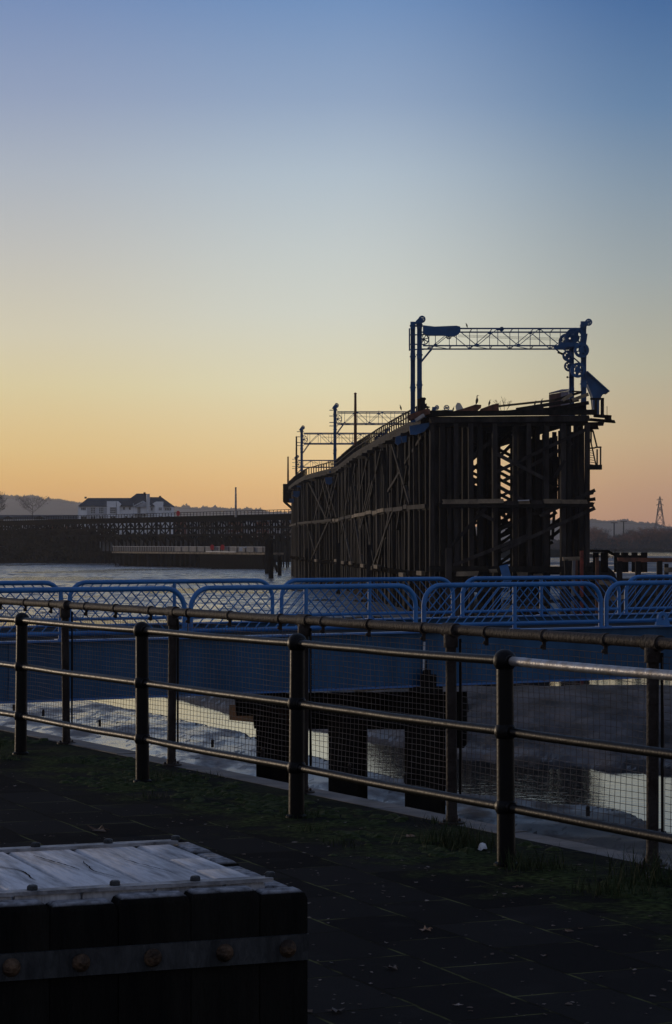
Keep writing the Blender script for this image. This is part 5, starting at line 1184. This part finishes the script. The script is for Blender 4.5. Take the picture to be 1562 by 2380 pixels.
nm = {'brick_red': 'red brick', 'render_pale': 'white rendered', 'brick_brown': 'brown brick', 'render_grey': 'grey rendered'}
ordn = ['first', 'second', 'third', 'fourth', 'fifth', 'sixth', 'seventh', 'eighth', 'ninth', 'tenth', 'eleventh', 'twelfth', 'thirteenth', 'fourteenth', 'fifteenth']
X = -60; i = 0
tops = [(1196, 1207), (1196, 1207), (1197, 1208), (1197, 1208)]
for X0, X1, wm in ((-60, 35, 'brick_brown'), (36, 108, 'render_pale'), (109, 183, 'brick_red')):
    house(X0, X1, 1196.5, 1206.5, 900, wm, nm[wm] + ' terraced house with long slate roof, %s from the left above the viaduct' % ordn[i], 5); i += 1
for j, (X0, X1) in enumerate(((8, 30), (80, 105), (205, 225))):
    if X0 > 180: continue
    house(X0, X1, 1198, 1206, 893, 'render_grey', 'small pale gable front before the long roofs, %s from the left' % ordn[j], 1, True)
X = 402; j = 0
while X < 690:
    w = rr.uniform(26, 36); wm = wl[j % 6]
    house(X, X + w, 1206, 1213 + rr.uniform(-1, 2), 880 + (j % 2) * 8, wm, nm[wm] + ' house seen through the viaduct posts, %s from the apartment block' % ordn[j], 2, j % 3 == 1); X += w + 1.5; j += 1
# ---- trees on the far banks
def tree(name, p, h, w, seed, m_n, label, grp, trunk=True, n_=420, cat='tree', kindseed=0):
    rd = random.Random(seed); t_ = thing(name, label, cat, p, grp); q = MB()
    q.tube([p, p + Vector((.02 * h, 0, h * .3)), p + Vector((0, 0, h * .75))], [h * .017, h * .012, h * .004], 6)
    br_ = []
    for k in range(13):
        z = h * rd.uniform(.2, .7); a = rd.uniform(0, 6.283); ln = w * .5 * rd.uniform(.5, 1); e = p + Vector((math.cos(a) * ln, math.sin(a) * ln, min(h * .97, z + ln * rd.uniform(.7, 1.5)))); q.tube([p + Vector((0, 0, z)), (p + Vector((0, 0, z))).lerp(e, .5) + Vector((0, 0, -.03 * h)), e], [h * .006, h * .004, h * .002], 4, caps=False); br_.append((p + Vector((0, 0, z)), e))
    q.build('trunk', M['bark'], t_); q = MB()
    for k in range(n_):
        s0, e = rd.choice(br_); f = rd.uniform(.3, 1.05); c = s0.lerp(e, f); c += Vector((rd.gauss(0, w * .07), rd.gauss(0, w * .07), rd.gauss(.02 * h, h * .04)))
        d_ = (c - (p + Vector((0, 0, h * .35)))).normalized() + Vector((rd.gauss(0, .5), rd.gauss(0, .5), rd.gauss(.4, .4))); d_.normalize(); ln = h * rd.uniform(.04, .10); wd = h * .004 * rd.uniform(.6, 1.6); sd_ = d_.cross(Vector((rd.gauss(0, 1), rd.gauss(0, 1), rd.gauss(0, 1)))).normalized() * wd
        q.add([c - sd_, c + sd_, c + d_ * ln], [(0, 1, 2)])
    q.build('crown', M[m_n], t_); return t_
tree('bare_tree', at(75, 1206, 870), 8, 13, 1, 'twig_grey', 'wide leafless tree above the long roofs at the left', None, n_=1500)
tree('bare_tree', at(-6, 1206, 850), 9.5, 7, 2, 'twig_grey', 'dark leafless tree cut by the left edge of the view', None, n_=1500)
TG = 'trees on the opposite bank at the right'
pt = [tree('bank_tree', Vector((0, 0, 0)), 14, 12, 30 + k, 'twig' if k % 3 else 'twig_grey', 'tree', TG, n_=1500) for k in range(5)]
rt = random.Random(77); usedt = set(); k = 0
for X in range(1376, 1600, 7):
    for row in range(3):
        if row == 2 and (X // 7) % 2: continue
        d = 1800 + row * 55 + rt.uniform(-15, 15); Yt = lerp_pts([(1372, 1222), (1400, 1232), (1420, 1244), (1440, 1238), (1470, 1233), (1500, 1228), (1562, 1226), (1600, 1226)], X) + (2 - row) * 6 + rt.uniform(-3, 3)
        i_ = rt.randrange(5); o = pt[i_]
        if i_ in usedt: o = copy_tree(o)
        else: usedt.add(i_)
        b = at(X + rt.uniform(-3, 3), 1277, d); zt3 = at(X, Yt, d).z; sc = (zt3 + 3.5) / 14
        placed(o, (b.x, b.y, -3.5), rt.uniform(0, 6), 'leafless tree, %s of the riverside wood, %s' % (('front row', 'middle row', 'back row')[row], next(w for lim, w in ((1396, 'close beside the staithe'), (1424, 'left of the left light mast'), (1452, 'between the two light masts'), (1480, 'just right of the light masts'), (1512, 'between masts and pylon'), (1545, 'below the pylon'), (9999, 'at the right edge')) if X < lim)), (sc, sc, sc)); k += 1
for i_, o in enumerate(pt):
    if i_ not in usedt: o['label'] = 'leafless tree in the dense front row of the wood on the opposite bank'; b = at(1520, 1277, 1790); placed(o, (b.x, b.y, -3.5))
m_ = MB(); rd = random.Random(12)                    # undergrowth that closes the wood below
for k in range(16000):
    X = rd.uniform(1150, 1900); d = rd.uniform(1775, 1920); b = at(X, 1270, d); h = rd.uniform(0, 1) ** 1.4 * 7.5; r = rd.uniform(.5, 1.3); a = rd.uniform(0, 3.14)
    c = Vector((b.x, b.y, -4 + h)); dx = Vector((math.cos(a) * r, math.sin(a) * r * .5, rd.uniform(-.4, .4))); dz = Vector((rd.uniform(-.5, .5), 0, r * 1.2)); m_.add([c - dx, c + dx, c + dz], [(0, 1, 2)])
tag(m_.build('undergrowth', M['twig_grey']), 'dense leafless undergrowth along the opposite river bank', 'undergrowth', kind='stuff')
m_ = MB()
for k in range(9000):                                # scrub on the left bank
    X = rd.uniform(-250, 480); d = rd.uniform(752, 800); b = at(X, 1262, d); z = bank_l(b.x, d); h = rd.uniform(0, 1) ** 2 * 2.6 * (1 - .6 * sst(150, 470, X)); r = rd.uniform(.3, .8)
    c = Vector((b.x, b.y, z + h)); a = rd.uniform(0, 3.14); dx = Vector((math.cos(a) * r, math.sin(a) * r, rd.uniform(-.3, .3))); m_.add([c - dx, c + dx, c + Vector((rd.uniform(-.3, .3), 0, r * 1.3))], [(0, 1, 2)])
tag(m_.build('scrub', M['scrub']), 'dark scrub covering the left river bank below the viaduct', 'scrub', kind='stuff')
m_ = MB()                                            # ragged tree line on the hill tops
for (xa, xb, dd, fn) in ((-2300, 640, 7200, hill_l), (0, 2000, 7000, hill_r)):
    for k in range(6500):
        x = rd.uniform(xa, xb); yv = dd + rd.uniform(-60, 20); z = fn(x, yv); cl_ = mnoise.noise(Vector((x / 70, 3, 0))); cl2 = mnoise.noise(Vector((x / 19, 9, 0)))
        hh = max(1, 4 + 15 * cl_ + 12 * cl2); r = rd.uniform(3, 6); c = Vector((x, yv, z + rd.uniform(-2, 1) + hh * rd.random())); m_.add([c - Vector((r, 0, 0)), c + Vector((r, 0, 0)), c + Vector((rd.uniform(-2, 2), 0, r * 1.6))], [(0, 1, 2)])
tag(m_.build('hilltop_trees', M['hill']), 'distant ragged tree line along the hill tops', 'trees', kind='stuff')
# ---- street lights and pylon on the opposite bank
LGp = 'tall twin-arm light masts beyond the opposite bank'
def lightmast(X, Yt, lb):
    d = 2100; b, t_ = at(X, 1277, d), at(X, Yt, d); g = thing('light_mast', lb, 'light mast', (b.x, b.y, -4), LGp); q = MB(); q.tube([(b.x, d, -4), (t_.x, d, t_.z)], [.7, .5], 6); q.build('pole', M['timber_black'], g)
    q = MB(); q.beam((t_.x - 2.6, d, t_.z), (t_.x + 2.6, d, t_.z), .8, .6); q.build('arm', M['timber_black'], g)
    for s in (-1, 1): q = MB(); q.box((t_.x + s * 2.3, d, t_.z - .1), (1.6, .8, .4)); q.build('lamp_head', M['timber_black'], g)
lightmast(1427.5, 1215, 'left one of the two tall light masts above the wood'); lightmast(1449.5, 1212, 'right one of the two tall light masts above the wood')
py = thing('pylon', 'lattice electricity pylon rising above the wood at the right edge', 'pylon', at(1534, 1277, 3100))
KP = 3100 / FP; pb = at(1534, 1236, 3100)
def PX(X, Y, y=0): return Vector((pb.x + (X - 1534) * KP, 3100 + y, pb.z + (1236 - Y) * KP))
prof = [(1238, 15), (1215, 10.5), (1195, 7), (1175, 4), (1162, 2.4), (1154, .6)]
q = MB(); t = .42
for s1 in (-1, 1):
    for s2 in (-1, 1):
        q.tube([PX(1534 + s1 * w * .85, Y, s2 * w * KP * .85) for Y, w in prof] , [t] * len(prof), 4)
for (Ya, wa), (Yb, wb) in zip(prof, prof[1:]):
    for s2 in (-1, 1):
        q.beam(PX(1534 - wa * .85, Ya, s2 * wa * KP * .85), PX(1534 + wb * .85, Yb, s2 * wb * KP * .85), t, t); q.beam(PX(1534 + wa * .85, Ya, s2 * wa * KP * .85), PX(1534 - wb * .85, Yb, s2 * wb * KP * .85), t, t)
        q.beam(PX(1534 - wb * .85, Yb, s2 * wb * KP * .85), PX(1534 + wb * .85, Yb, s2 * wb * KP * .85), t, t)
q.build('tower', M['steel_far'], py)
for Y, w in ((1163, 7), (1175, 8), (1186, 6.5)):
    q = MB(); q.beam(PX(1534 - w, Y - 2), PX(1534 + w, Y - 2), .5, .5); q.beam(PX(1534 - w, Y - 2), PX(1534, Y - 4.5), .35, .35); q.beam(PX(1534 + w, Y - 2), PX(1534, Y - 4.5), .35, .35); q.build('cross_arm', M['steel_far'], py)
    for s in (-1, 1): q = MB(); q.beam(PX(1534 + s * w * .95, Y - 2), PX(1534 + s * w * .95, Y + 1), .4, .4, roll=(0, 1, 0)); q.build('insulator', M['steel_far'], py)
# ================================================================== evening haze
mh = bpy.data.materials.new('haze_air'); mh.use_nodes = True; t = mh.node_tree; t.nodes.clear()
pv = N(t, 'ShaderNodeVolumePrincipled'); pv.inputs['Color'].default_value = (.93, .90, .92, 1); pv.inputs['Density'].default_value = HAZE; pv.inputs['Anisotropy'].default_value = .7
oo = N(t, 'ShaderNodeOutputMaterial'); t.links.new(pv.outputs[0], oo.inputs['Volume'])
q = MB(); q.box((0, 4050, 91.5), (12400, 10100, 203)); hz = q.build('haze', mh); tag(hz, 'thin evening haze over the river valley', 'haze', kind='stuff')
